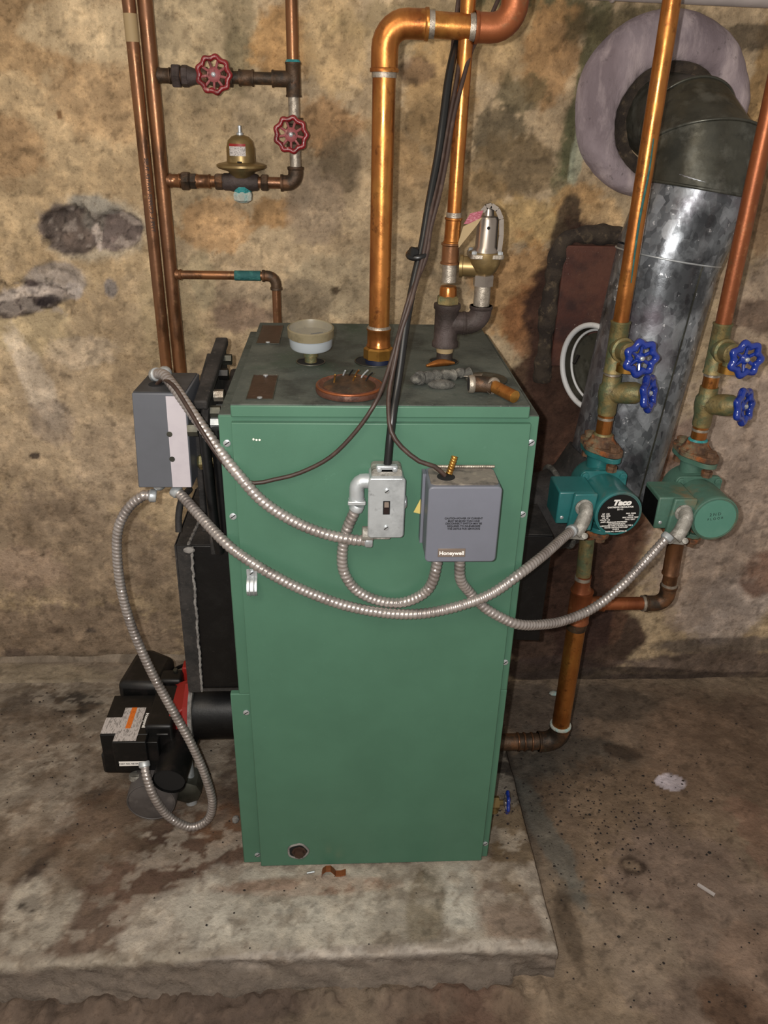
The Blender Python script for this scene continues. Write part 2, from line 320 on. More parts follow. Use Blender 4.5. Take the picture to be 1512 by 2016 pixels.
# ================================================================ SETTING
def wb(px, py, rx, ry, rot, hx, al, rag=.55):      # a stain on the wall, measured on the photo
    p = A(px, py, WALL); k = 1.07e-3*(1+.1*(py/1300)); return (p.x, p.z, rx*k, ry*k*1.05, -math.radians(rot), hx, al, rag)
WB = [
 wb(120,300,300,260,0,'#a58a60',.6), wb(60,60,140,90,0,'#8e6e44',.7), wb(200,130,100,120,20,'#a88456',.5), wb(20,290,70,60,0,'#8a6438',.5), wb(180,60,110,50,0,'#b49e78',.7),
 wb(420,60,110,110,0,'#a08c68',.7), wb(380,250,70,120,0,'#96805c',.6), wb(520,290,60,90,0,'#8c7858',.7), wb(470,40,30,120,0,'#6a5c40',.6), wb(470,120,25,60,0,'#5c5238',.5),
 wb(560,90,60,60,0,'#9a7036',.8), wb(660,90,70,90,0,'#a88a5a',.7), wb(640,240,60,50,0,'#8c6434',.7), wb(670,320,50,60,0,'#62523c',.8), wb(540,420,50,30,0,'#86602e',.8), wb(420,440,60,50,0,'#a8783c',.5,.9), wb(620,420,60,70,0,'#86725a',.8),
 wb(860,60,200,50,0,'#6c5c38',.5), wb(1040,15,110,22,0,'#3e3c22',.9), wb(860,190,70,110,0,'#9a7844',.8), wb(820,140,30,20,0,'#5c4430',.7), wb(1000,100,100,60,0,'#94784c',.7), wb(1080,110,60,80,0,'#8c6636',.8),
 wb(1030,190,60,40,0,'#4c462c',.65,.9), wb(970,270,75,45,0,'#443c2a',.75,.9), wb(1020,330,90,60,0,'#5e4c30',.8), wb(820,270,80,60,0,'#7c6440',.7), wb(940,380,70,40,0,'#7a6038',.7), wb(790,340,60,60,0,'#86683e',.7),
 wb(1110,330,26,130,0,'#3e4026',.6,.8), wb(1150,180,22,150,8,'#44462c',.85), wb(1140,290,14,70,5,'#8a8c74',.8,.2), wb(1040,440,80,50,0,'#a8884e',.8), wb(1140,400,60,40,0,'#a07840',.8), wb(1180,430,50,30,0,'#b4905c',.7),
 wb(840,420,70,60,0,'#9a8058',.7), wb(850,560,60,80,0,'#7a684c',.7), wb(660,560,90,70,0,'#8c7c60',.7), wb(590,600,60,50,0,'#6a5c48',.7), wb(480,590,90,60,0,'#8e7a60',.7), wb(470,620,60,30,0,'#6c5646',.7),
 wb(400,560,30,60,0,'#8f8060',.7), wb(1020,570,90,110,0,'#9a703a',.8), wb(1050,640,60,90,10,'#7c4c22',.8), wb(960,480,60,50,0,'#a08456',.6), wb(1110,500,30,110,0,'#3c3024',.9,.25), wb(1045,760,45,80,0,'#3c2418',.9),
 # wide rusty brown area right of the boiler
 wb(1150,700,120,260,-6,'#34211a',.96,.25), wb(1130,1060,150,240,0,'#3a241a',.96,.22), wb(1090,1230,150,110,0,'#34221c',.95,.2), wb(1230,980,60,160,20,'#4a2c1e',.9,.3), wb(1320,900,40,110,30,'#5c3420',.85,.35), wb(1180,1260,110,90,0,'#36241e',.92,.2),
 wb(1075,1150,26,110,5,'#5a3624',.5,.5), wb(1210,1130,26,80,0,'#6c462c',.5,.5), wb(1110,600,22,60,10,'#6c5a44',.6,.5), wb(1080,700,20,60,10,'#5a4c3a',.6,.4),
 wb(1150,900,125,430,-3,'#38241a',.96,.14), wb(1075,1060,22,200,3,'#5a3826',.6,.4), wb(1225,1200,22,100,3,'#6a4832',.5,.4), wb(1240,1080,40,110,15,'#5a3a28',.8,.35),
 # right pale plaster
 wb(1460,1000,160,330,0,'#9a8678',.75,.25), wb(1430,1200,110,100,0,'#a49488',.75,.3), wb(1480,640,60,120,0,'#8c7864',.8), wb(1490,620,60,30,0,'#5c483a',.8), wb(1500,1130,50,60,0,'#6a4a38',.8,.4), wb(1350,1200,60,60,0,'#8e7a68',.6,.4),
 wb(1330,1130,40,70,0,'#ac8c6c',.6,.4), wb(1430,540,40,60,0,'#8a745c',.6), wb(1500,420,40,80,0,'#7a5c3c',.8), wb(1500,180,30,140,0,'#80602e',.8), wb(1440,1270,200,24,0,'#5c5048',.8,.35), wb(1420,1305,260,34,0,'#5e4e44',.92,.3), wb(1080,1315,140,34,0,'#3a2c26',.95,.3), wb(1400,1332,300,12,0,'#43362e',.9,.2), wb(1400,980,140,300,0,'#a08c7c',.5,.5), wb(1480,75,60,22,0,'#4c4030',.8), wb(1250,60,120,40,0,'#4a4228',.8), wb(1210,1330,260,24,0,'#3a2f28',.9,.2),
 # left plaster: spalled hollows and patches
 wb(150,880,190,220,0,'#9a8468',.6), wb(60,640,90,60,0,'#a8946c',.6), wb(330,620,70,110,0,'#9c8862',.6), wb(260,760,90,70,0,'#8c7656',.6), wb(230,900,80,90,0,'#8c7860',.6), wb(70,750,30,110,-15,'#c0ae98',.6,.4), wb(100,830,50,50,30,'#7c6c5c',.7,.4), wb(160,690,70,30,0,'#a8947a',.7),
 wb(120,1080,240,140,0,'#84705a',.75), wb(60,1120,90,50,0,'#967c66',.6), wb(150,1250,260,80,0,'#6a5848',.8), wb(330,1150,70,140,0,'#74624e',.7), wb(30,1300,40,30,0,'#54443a',.7), wb(180,1320,300,20,0,'#7c6e5c',.7,.15),
 wb(185,450,104,60,-4,'#a69a84',.7,.3), wb(140,455,58,42,0,'#564a44',.97,.24), wb(225,455,52,34,-8,'#62544f',.97,.24), wb(180,440,26,26,0,'#7c746a',.8,.3), wb(150,470,30,22,0,'#68584e',.7,.3), wb(190,405,50,14,8,'#8e887c',.8,.3), wb(190,470,7,22,-15,'#b0a094',.9,.1),
 wb(110,555,60,36,-10,'#85796e',.92,.22), wb(60,585,85,24,-14,'#aa9c92',.85,.3), wb(30,608,70,17,-12,'#3a302e',.95,.35), wb(95,596,26,12,-10,'#2c2426',.9,.35), wb(145,572,18,16,0,'#a89c94',.8,.3), wb(60,560,16,8,0,'#5c4c48',.9,.3), wb(218,568,14,18,0,'#78706c',.9,.3), wb(68,898,11,8,0,'#40342c',.9,.2), wb(117,226,6,8,0,'#5c4022',.9,.2), wb(110,1240,20,8,0,'#4c3c30',.6,.3), wb(660,572,10,6,0,'#3a2c1c',.9,.3), wb(180,1240,10,7,0,'#50443a',.9,.2),
]
xs = np.arange(-1.5, 2.5, .0052); zs = np.arange(-.12, 2.2, .0052)
X, Z = np.meshgrid(xs, zs)
cw = paint(X, Z, '#9d8664', WB, .80, 1.34)
relief = (fbm(X, Z, 5, 5, 9.)-.5)*.016+(fbm(X, Z, 26, 4, 70.)-.5)*.006
def dent(px, py, rx, ry, dep, rag=.3):
    p = A(px, py, WALL); k = 1.1e-3; d = np.sqrt(((X-p.x)/(rx*k))**2+((Z-p.z)/(ry*k))**2)+(fbm(X, Z, 22, 4, 5.)-.5)*rag*3
    return np.clip((1.05-d)/.10, 0, 1)*dep*(.5+1.0*fbm(X, Z, 28, 5, 33.))
cr = np.clip((dent(145,455,62,44,1.)+dent(225,452,54,34,1.)+dent(110,552,55,28,1.)+dent(60,590,100,30,1.,.4))*1.5, 0, 1)
r1 = np.clip(1-np.abs(fbm(X, Z, 24, 4, 71.)-.5)/.035, 0, 1); r2 = np.clip((fbm(X, Z, 34, 3, 57.)-.56)/.04, 0, 1)
cw = cw*(1-(cr*r1*.6)[..., None]); cw = cw*(1-(cr*r2*.55)[..., None])+np.array(lin('#a4988e'))*(cr*r2*.55)[..., None]
relief = relief+dent(145,455,62,44,.022)+dent(225,452,54,34,.018)+dent(60,590,100,30,.012,.4)+dent(110,552,55,28,.006)+dent(1020,560,60,80,.004)
P = np.stack([X, WALL+relief, Z], -1)
wall = grid_obj('wall_back', P, cw, 'wall'); tag(wall, None, None, kind='structure')

def fb(px, py, rx, ry, rot, hx, al, rag=.35, z=-.08):
    p = AZ(px, py, z); return (p.x, p.y, rx*1.25e-3, ry*1.9e-3, -math.radians(rot), hx, al, rag)
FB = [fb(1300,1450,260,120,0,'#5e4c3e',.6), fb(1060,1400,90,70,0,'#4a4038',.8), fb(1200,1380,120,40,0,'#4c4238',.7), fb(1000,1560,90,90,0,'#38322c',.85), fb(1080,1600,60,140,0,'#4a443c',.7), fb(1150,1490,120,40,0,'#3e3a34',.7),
 fb(1225,1480,40,14,20,'#34281e',.8), fb(1400,1500,150,120,0,'#6e5846',.7), fb(1250,1650,200,120,0,'#66523f',.7), fb(1320,1541,27,13,0,'#a49aa0',.95,.12), fb(1400,1850,180,160,0,'#66554a',.7), fb(1245,1705,26,14,10,'#33271e',.85,.4), fb(1243,1704,16,8,10,'#6c5a48',.8,.3),
 fb(1500,1650,40,90,0,'#7a5a48',.5,.8), fb(1450,1990,60,30,30,'#4c3626',.8), fb(1500,1900,60,60,0,'#78604e',.5,.8), fb(1080,1650,26,110,-12,'#50504a',.7,.6), fb(1120,1830,20,50,0,'#44382c',.8), fb(1250,1850,90,60,30,'#7a6a58',.6,.5), fb(900,1990,120,30,0,'#4a3028',.7), fb(640,1990,200,30,0,'#54483c',.7), fb(300,1985,260,26,0,'#4a3c34',.8), fb(1060,1980,80,30,0,'#6a5a48',.5),
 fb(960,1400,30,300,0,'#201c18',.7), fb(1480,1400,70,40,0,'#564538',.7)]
xs = np.arange(-1.5, 2.5, .0065); ys = np.arange(-1.3, .67, .0065)
X, Y = np.meshgrid(xs, ys)
cf = paint(X, Y, '#746350', FB, .85, 1.25)
lump = np.clip(1-np.abs(Y+.232+.012*(fbm(X,X*0,9,3,5.)-.5))/.030, 0, 1)*(X < .56)*np.clip((fbm(X, Y, 38, 3, 44.)-.38)*3, 0, 1)*.022
P = np.stack([X, Y, lump-.08+(fbm(X, Y, 4, 5, 2.)-.5)*.012+(fbm(X, Y, 30, 4, 20.)-.5)*.003], -1)
fl = grid_obj('floor', P, cf, 'floor'); tag(fl, None, None, kind='structure')

# concrete pad under the boiler
PB = [fb(*a, z=0) for a in [
 (150,1400,170,60,0,'#6a5e50',.7), (130,1390,70,26,0,'#2e2824',.85,.4), (60,1390,60,30,0,'#4a4038',.7), (350,1420,80,70,0,'#3a2c24',.8), (50,1450,110,60,0,'#786858',.7), (200,1500,120,60,0,'#6e5f50',.7), (120,1590,90,50,0,'#86796a',.85,.35), (190,1570,30,14,-10,'#26201a',.8,.4), (100,1700,55,40,20,'#352820',.9,.4),
 (330,1640,200,90,0,'#55402f',.85,.35), (400,1720,140,90,0,'#4a362a',.85,.3), (200,1790,160,60,0,'#5c4638',.8,.4), (80,1800,60,50,0,'#9a9080',.9,.35), (150,1700,40,40,20,'#6c5a48',.6), (30,1650,60,60,0,'#6a5846',.7), (470,1540,40,90,0,'#3c2e26',.8), (440,1620,50,30,0,'#6c4a30',.6), (60,1780,20,10,0,'#241a14',.8),
 (640,1800,200,60,0,'#938a7c',.9,.3), (350,1820,90,40,-20,'#968c7e',.85,.35), (500,1780,120,50,0,'#9a9284',.8,.4), (900,1790,150,60,0,'#7e7466',.8,.35), (900,1760,60,40,0,'#9a9488',.7,.4), (840,1800,30,60,10,'#625642',.7,.4), (1000,1760,60,70,0,'#655243',.8,.35), (1020,1690,50,60,0,'#7a6850',.6), (1060,1740,30,80,-12,'#8e8274',.7,.3), (600,1745,140,12,0,'#7c5a44',.7,.3), (1000,1620,50,60,0,'#5c4a30',.8,.4), (1000,1520,40,60,0,'#221e1a',.9,.3), (980,1880,160,16,3,'#8e8478',.8,.25), (600,1890,200,12,-2,'#8a8076',.8,.25), (150,1900,200,10,-2,'#8c8272',.6,.3)]]
ys = np.concatenate([np.linspace(0,1,14)*0-.2, np.array([-.199,-.196,-.191]), np.arange(-.185, .60, .0065)])
zu = np.concatenate([np.linspace(-.1,-.012,14), np.array([-.006,-.003,-.001]), np.zeros(len(ys)-17)])
xsr = np.concatenate([np.arange(-1.5, .565, .0065), np.array([.569,.574,.577]), np.linspace(0,1,14)*0+.578])
zv = np.concatenate([np.zeros(len(xsr)-17), np.array([-.001,-.003,-.006]), np.linspace(-.012,-.1,14)])
X, Y = np.meshgrid(xsr, ys); ZU, ZV = np.meshgrid(zv, zu); Zp = np.minimum(ZU, ZV)
n = fbm(X+Zp, Y+Zp*1.3, 9, 5, 60.)-.5; n2 = fbm(X+Zp*2, Y-Zp*2, 40, 4, 61.)-.5
fr = np.clip(-Zp/.02, 0, 1)
Y2 = Y-fr*(n*.03+n2*.012)-fr*np.clip((-Zp-.03)/.05, 0, 1)*.02*(X < .5)
X2 = X+fr*(Y > -.19)*(n*.02)
cp = paint(X+Zp*.7, Y+Zp*.9, '#7c7061', PB)
fk = np.clip((fbm(X+Zp*.7, Y*1.6+Zp*.9, 26, 6, 140.)-.53)/.03, 0, 1)[..., None]*np.clip((fbm(X, Y, 6, 4, 150.)-.38)*5, 0, 1)[..., None]*.45; cp = cp*(1-fk)+np.array(lin('#a89e90'))*fk
fk = np.clip((fbm(X+Zp*.7, Y*1.6+Zp*.9, 30, 6, 170.)-.56)/.03, 0, 1)[..., None]*.4; cp = cp*(1-fk)+np.array(lin('#5a4c3e'))*fk
cp = cp*(1-.22*fr[..., None]*0)
ledge = np.clip((-Zp-.008)/.012, 0, 1)[..., None]*np.clip(1.2+n*4, .5, 1)[..., None]
cp = cp*(1-ledge)+np.array(lin('#685e55'))*ledge*(.8+.5*fbm(X+Zp*3, Y, 20, 4, 8.))[..., None]
P = np.stack([X2, Y2, Zp+(1-fr)*(n*.005+n2*.0015)], -1)
pad = grid_obj('concrete_pad', P, cp, 'floor'); tag(pad, 'low grey concrete pad under the boiler, whitish and brown stained', 'concrete pad')
# mortar skirt where pad and wall meet
xs = np.arange(-1.5, .60, .007); t = np.linspace(0, 1, 16); X, T = np.meshgrid(xs, t)
sk = fbm(X, T, 10, 5, 14.)-.5
Y = .575+.075*T+sk*.01; Zk = .002+.016*T**.7+sk*.006+.014*(T > .97)
ck = paint(X, T*.1, '#7a6c5b', [(-.4,.05,.5,.05,0,'#6b5d4e',.7,.4),(-.7,.02,.3,.06,0,'#85775f',.6,.4)])
Y[0] = .575; Zk[0] = -.004
sk_o = grid_obj('baseboard_back', np.stack([X, Y, Zk], -1), ck, 'floor'); tag(sk_o, None, None, kind='structure')
# grit and flakes
m = M()
def flake(p, r):
    a = random.uniform(0, PI); k = random.randint(4, 6)
    pl = [p+V((math.cos(a+2*PI*i/k)*r*random.uniform(.6,1.2), math.sin(a+2*PI*i/k)*r*random.uniform(.5,1), 0)) for i in range(k)]
    m.rings([pl, [p+(q-p)*.6+V((0,0,r*.5)) for q in pl]])
for i in range(620):
    px = random.gauss(1190, 100); py = random.gauss(1600, 90)
    if i > 420: px = random.gauss(1070, 50); py = random.gauss(1530, 60)
    if i > 500: px = random.uniform(1080, 1500); py = random.uniform(1400, 1990)
    p = AZ(px, py, -.0745)
    if p.x < .6 and p.y > -.25 or p.y > .6: continue
    flake(p, random.uniform(.0014, .0045)*random.uniform(.5, 1))
for i in range(320):
    px = random.uniform(10, 1080); py = random.uniform(1390, 1880)
    if i > 120: px = random.gauss(120, 90); py = random.gauss(1450, 70)
    if i > 240: px = random.gauss(1000, 25); py = random.gauss(1570, 60)
    p = AZ(px, py, .0035)
    if p.x > .57 or p.y < -.19 or (-.02 < p.x < .49 and p.y > -.01) or p.y > .55 or p.x < -.7: continue
    flake(p, random.uniform(.0012, .0040)*random.uniform(.5, 1))
tag(m.o('floor_grit', 'grit', smooth=False), 'black grit and rust flakes scattered over the concrete floor', 'grit', kind='stuff')

# iron plate set into the wall, with mortar rim
t = thing('cleanout_plate', 'dark red-brown iron plate set in a rough mortar frame, in the wall behind the duct', 'access plate', (.75, WALL, .80))
M().box(.665,.905,WALL-.012,WALL+.02,.84,1.108).o('plate', 'rustplate', t, bevel=.003)
m = M()
fr_pts = [(.652,.80),(.648,.92),(.650,1.02),(.655,1.09),(.672,1.122),(.72,1.13),(.79,1.128),(.86,1.126),(.91,1.12)]
m.tube([V((x,WALL+.004,z)) for x,z in fr_pts], .02, n=12, prof=lambda s: .020+.003*math.sin(s*29)+.0015*math.sin(s*91))
m.o('mortar_rim', 'rim', t)

# thimble: swept mortar collar round the flue hole in the wall
TC = V((.829, WALL, 1.376))
t = thing('flue_collar', 'large round grey-lilac mortar collar where the flue duct enters the wall', 'mortar collar', TC)
DC = V((.843, WALL, 1.350))
def crings(prof):
    R = []
    for r, y, k in prof:
        c = TC.lerp(DC, k)
        R.append([V((c.x+r*math.cos(a)*(1+(.012*math.sin(3*a)+.009*math.sin(7*a+1))*(1-k)), WALL+y+.0025*math.sin(9*a+r*60)+.0012*math.sin(31*a+r*150), c.z+r*.98*math.sin(a)*(1+.015*math.cos(2*a+.5)*(1-k)))) for a in [2*PI*i/120 for i in range(120)]])
    return R
M().rings(crings([(.178,.02,0),(.177,-.004,0),(.172,-.016,.05),(.162,-.026,.2),(.150,-.033,.4),(.136,-.036,.65),(.124,-.034,.85),(.115,-.030,1),(.111,-.024,1)]), caps=False).o('collar_ring', 'mortar', t, ang=80)
M().rings(crings([(.1115,-.026,1),(.106,-.021,1),(.098,-.018,1),(.084,-.016,1)]), caps=False).o('inner_lip', 'rim', t, ang=80)
# whitish pipe / beam under the ceiling, upper right
m = M().cyl((.56,.52,1.572),(2.45,.50,1.550),.030,n=32)
for x in (.66,1.2): m.torus((x,.518,1.5705),(1,0,0),.030,.003)
tag(m.o('ceiling_pipe', 'beam'), 'off-white painted pipe running along the top right corner', 'pipe')
# ================================================================ BOILER
W, D, H = .48, .483, .9555
b = thing('boiler', 'tall green enamelled boiler cabinet with black iron parts at its sides, on the concrete pad', 'boiler', (.24, .24, 0))
m = M(); m.box(0, W, .0005, D, .002, H); m.box(-.015, W, 0, .012, .002, .434); m.box(0, W, 0, .012, .434, H); jk = m.o('jacket', 'green', b, bevel=.002)
M().box(.020, .466, -.010, 0, .003, .9475).o('front_panel', 'green', b, bevel=.0015)
m = M(); m.box(.0197, .463, -.006, D, H-.001, H+.0175); m.o('top_cover', 'green', b, bevel=.002)
m = M().box(.0205, .4622, -.0045, D-.001, H+.0172, H+.0192); m.o('top_dust', 'greentop', b, smooth=False)
M().box(.001, .0197, .002, D-.002, H, H+.0012).o('side_ledge', 'greentop', b); M().box(.463, W-.001, .002, D-.002, H, H+.0012).o('side_ledge', 'greentop', b)
TZ = H+.0192
def screw(p, n=(0,-1,0), r=.0045, mt='steel', par=None, nm='screw'):
    p = vv(p); n = vv(n).normalized(); s_ = M().lathe(p, n, [(r,0),(r,.0014),(r*.8,.0020),(.0002,.0021)], 14).o(nm, mt, par)
    if par is not None and par.parent is None:
        e = (V((.8,0,.6)) if abs(n.z) < .5 else V((.8,.6,0)))*r*.85
        M().bar(p+n*.0021-e, p+n*.0021+e, .0014, .0005, up=n).o('screw_slot', 'hole', s_)
    return s_
for px, py in ((447,872),(459,1016),(485,1402),(507,1682),(1045,871),(1028,1012),(994,1303),(955,1660)):
    screw(A(px, py, 0)+V((0,-.0005,0)), par=b, r=.0056)
def access(x0, x1, y0, y1, scr):
    m = M().box(x0, x1, y0, y1, TZ, TZ+.0015); p = m.o('access_plate', 'plug', b, bevel=.0005)
    m = M()
    for a, c in (((x0,y0),(x1,y0)),((x1,y0),(x1,y1)),((x1,y1),(x0,y1)),((x0,y1),(x0,y0))): m.bar(V((*a,TZ+.001)), V((*c,TZ+.001)), .0013, .0016)
    m.o('plate_rim', 'galvdull', p)
    for yy in scr: screw(V(((x0+x1)/2, yy, TZ+.0015)), (0,0,1), .004, par=p)
a0, a1 = AZ(485,787,TZ), AZ(551,740,TZ); access(a0.x, a1.x-.003, a0.y, a1.y, (a0.y+.004, a1.y-.004))
a0, a1 = AZ(505,677,TZ), AZ(560,642,TZ); access(a0.x, a1.x-.002, a0.y, a1.y, (a0.y+.004,))
# round cut-outs in the top
for px, py, r in ((612,713,.024),(738,712,.034),(874,712,.025)):
    p = AZ(px, py, TZ); m = M().cyl(p, p+V((0,0,.0008)), r); m.o('pipe_opening', 'hole', b)
    M().torus(p+V((0,0,.001)), (0,0,1), r, .0012).o('opening_rim', 'galvdull', b)
# hole with a plug at the foot of the front
p = A(587,1675,-.010)
m = M().cyl(p+V((0,.003,0)), p+V((0,-.0012,0)), .018); sp = m.o('sight_opening', 'hole', b)
M().torus(p+V((0,-.001,0)), (0,-1,0), .0195, .0022, wav=.04, lob=5).o('opening_rim', 'weld', sp)
m = M().lathe(p+V((.002,0,-.002)), (0,-1,0), [(.015,-.001),(.015,.002),(.011,.003),(.010,.009),(.006,.010)], 8); m.o('rusty_plug', 'plug', sp)
for px, py in ((499,865),(505,866),(511,866)): M().cyl(A(px,py,-.010), A(px,py,-.0106), .0016, n=10).o('chip_mark', 'nameplate', b)
# black sheet metal combustion box on the left side
m = M().box(-.112, 0, .12, .36, .350, .667); bb = m.o('combustion_box', 'black', b, bevel=.002)
m = M().prism([(-.1135,.117,.342),(-.088,.117,.342),(-.082,.117,.669),(-.1075,.117,.669)], (0,.004,0)); m.prism([(-.1155,.119,.343),(-.1155,.35,.343),(-.112,.35,.669),(-.112,.119,.669)], (.003,0,0)); m.o('edge_strip', 'blackdust', bb)
pts = [V((-.088+.006*(i/30)+random.uniform(-.0012,.0012), .1155, .345+.322*i/30)) for i in range(31)]
M().tube(pts, .0022, n=8, prof=lambda s: .0017+.0014*math.sin(s*71)**2).o('cement_bead', 'weld', bb)
M().ball((-.086,.114,.662), .008, 12, (1.3,.6,.8)).o('cement_blob', 'weld', bb)
M().tube([V((-.088,.12,.669)), V((-.083,.2,.67)), V((-.080,.30,.669)), V((-.074,.355,.669))], .003, n=8, prof=lambda s: .002+.0014*math.sin(s*50)**2).o('cement_bead', 'weld', bb)
m = M().box(-.1105, -.001, .122, .358, .667, .669); m.o('box_top', 'blackdust', bb)
M().box(-.112, 0, .116, .12, .345, .350).o('bottom_lip', 'blackdust', bb)
# cast iron section above it
m = M(); m.box(-.062, 0, .17, .42, .667, .80); m.box(-.035, 0, .14, .42, .78, .90)
m.o('iron_section', 'blackdust', b, bevel=.006)
m = M(); m.prism([(-.046,.10,.66),(-.046,.10,.90),(-.046,.17,.955),(-.046,.34,.975),(-.046,.37,.95),(-.046,.37,.66)], (.012,0,0)); m.prism([(-.064,.13,.69),(-.064,.13,.90),(-.064,.2,.93),(-.064,.33,.955),(-.064,.34,.69)], (.010,0,0)); m.o('mounting_plate', 'blackdust', b, bevel=.002)
m = M(); m.bar((-.042,.10,.935), (-.036,.34,.975), .022, .016); m.o('door_lug', 'blackdust', b, bevel=.003)
for y, z, mt in ((.12,.918,'galvdull'),(.165,.93,'solder'),(.175,.90,'steel'),(.235,.945,'rubber'),(.29,.955,'galvdull'),(.115,.90,'steel')):
    M().cyl((-.030,y,z), (-.014,y,z), .010, n=6).o('bolt', mt, b)
m = M().tube([V((-.036,.075,.90)), V((-.034,.072,.84)), V((-.030,.07,.74)), V((-.026,.075,.68))], .008); m.tube([V((-.018,.09,.90)), V((-.016,.09,.70))], .010, smooth=False); m.o('hinge_rod', 'black', b)
M().cyl((-.062,.085,.90),(-.046,.085,.90),.011,n=6).o('bolt','galvdull',b)
M().tube([V((-.104,.13,.69)),V((-.103,.14,.72)),V((-.098,.155,.742)),V((-.090,.19,.745))], .006, n=10).o('black_loop', 'blackdust', b)
# black housing, right side
c = A(1090,1056,.2); 
m = M().prism([(W,.2,.40),(c.x,.2,.395),(c.x,.2,c.z),(W,.2,c.z+.004)], (0,.30,0)); rb = m.o('rear_housing', 'black', b, bevel=.002)
m = M().prism([(W,.202,c.z+.0045),(c.x-.002,.202,c.z+.0005),(c.x-.002,.49,c.z+.0005),(W,.49,c.z+.0045)], (0,0,.002)); m.o('housing_top', 'blackdust', rb)
M().tube([V((.47,.40,.585)),V((.56,.40,.585)),V((.64,.41,.59)),V((.705,.42,.625)),V((.745,.425,.69))], .088, n=36).o('smoke_elbow', 'blackdust', b, ang=60)
for x in (.655,): M().torus((x,.412,.597),(1,.1,.25),.090,.006).o('elbow_seam', 'ash', b)

# pipe strap screwed to the front
p = A(497,1145,-.010); s = thing('pipe_strap', 'shiny zinc half-clamp strap screwed alone to the green boiler front', 'pipe strap', p)
m = M(); zs_ = [(.024,0),(.010,0),(.008,-.004),(.002,-.012),(-.008,-.016),(-.018,-.012),(-.022,-.005)]
R = [[p+V((sx*.0085, y-t, z)) for sx, t in ((-1,.0),(1,.0),(1,.0018),(-1,.0018))] for z, y in zs_]
m.rings(R); m.o('strap', 'steel', s, bevel=.0004)
m = M(); 
for sx in (-.0035,.0035): m.tube([p+V((sx, y-.0022, z)) for z, y in zs_], .0011, n=6)
m.o('stiffening_rib', 'steel', s); screw(p+V((0,-.002,.018)), par=s, r=.004)

# ================================================================ SWITCH BOX
p = A(761,1005,-.05); sx0, sx1, sz0, sz1 = .2215, .2770, .7775, .8785
s = thing('switch_box', 'zinc electrical handy box with a dark toggle switch, on the boiler front', 'switch box', ((sx0+sx1)/2, -.01, sz0))
cx, cz = (sx0+sx1)/2, (sz0+sz1)/2
M().plate((cx,-.0101,cz+.001),(0,-1,0),.052,.098,.038,.006).o('box_body', 'steel', s, bevel=.001)
M().plate((cx,-.048,cz),(0,-1,0),sx1-sx0,sz1-sz0,.006,.006).o('cover_plate', 'steel', s, bevel=.0022)
m = M().plate((cx,-.0541,cz+.002),(0,-1,0),.0105,.0225,.0006,.0005); sw = m.o('switch_slot', 'hole', s)
m = M().prism([(cx-.0035,-.0547,cz+.012),(cx-.0035,-.0595,cz+.0085),(cx-.0035,-.0600,cz+.005),(cx-.0035,-.0547,cz+.002)], (.007,0,0)); m.o('toggle', 'nameplate', sw, bevel=.0006)
M().box(cx-.004,cx+.004,-.0552,-.0545,cz-.008,cz+.002).o('switch_body', 'switchbrown', sw)
for z in (cz+.030, cz-.032): screw((cx,-.0541,z), par=s, r=.004)
M().lathe((sx1-.002,-.03,cz),(1,0,0),[(.011,0),(.011,.004),(.009,.006),(.004,.007)],20).o('knockout_bush', 'steel', s)
m = M().plate((cx,-.012,sz1+.002),(0,-1,0),.046,.016,.032,.006); m.o('top_collar', 'zinc', s, bevel=.001)
m = M().box(cx-.016,cx+.016,-.044,-.034,sz1+.004,sz1+.015)
cl = m.o('cable_clamp', 'steel', s, bevel=.002)
for dx in (-.0115,.0115): screw((cx+dx,-.0442,sz1+.0095), par=cl, r=.0038)
# elbow connector on the left side
m = M(); m.tube([V((sx0+.002,-.026,cz+.033)),V((sx0-.008,-.026,cz+.033)),V((sx0-.0155,-.026,cz+.026)),V((sx0-.0165,-.026,cz+.014)),V((sx0-.0165,-.026,cz+.000))], .0115, n=20)
m.lathe((sx0-.0165,-.026,cz+.004),(0,0,-1),[(.0125,0),(.0125,.005)],20); el = m.o('elbow_connector', 'steel', s, ang=60)
M().box(sx0-.030,sx0-.003,-.040,-.034,cz-.0015,cz+.0045).o('connector_clamp', 'steel', el, bevel=.001)
m = M().plate((cx-.006,-.012,sz0-.004),(0,-1,0),.030,.010,.03,.004); m.lathe((sx0+.004,-.036,sz0-.002),(-1,0,.05),[(.011,-.006),(.012,.004),(.0115,.012)],18); m.o('bottom_connector', 'zinc', s, bevel=.001)

# ================================================================ CONTROL BOX (right)
bx0, bx1, bz0, bz1 = .3085, .4165, .7500, .8765
s = thing('control_box', 'grey relay box with small nameplate, on the boiler front beside the switch', 'control box', ((bx0+bx1)/2, -.01, bz0))
m = M().plate(((bx0+bx1)/2,-.0101,(bz0+bz1)/2),(0,-1,0),bx1-bx0,bz1-bz0,.070,.007); m.o('cover', 'greybox', s, bevel=.002)
M().plate(((bx0+bx1)/2,-.045,bz1-.0015),(0,0,1),bx1-bx0-.008,.058,.003,.008,up=(0,1,0)).o('dusty_top', 'greytop', s)
m = M().box(bx0-.004,bx0+.001,-.030,-.0105,bz0+.006,bz1-.002).o('back_flange', 'greybox', s)
hp = V((.337,-.048,bz1+.0014)); M().cyl(hp, hp+V((0,0,.0008)), .0135).o('cable_knockout', 'hole', s)
cp_ = A(889,1088,-.0805); np_ = M().box(cp_.x-.0208,cp_.x+.0208,-.0815,-.080,cp_.z-.0072,cp_.z+.0072).o('nameplate', 'nameplate', s, bevel=.0004)
text('Honeywell', .0088, (cp_.x, -.0818, cp_.z-.0005), 'white', np_, bold=.0002)
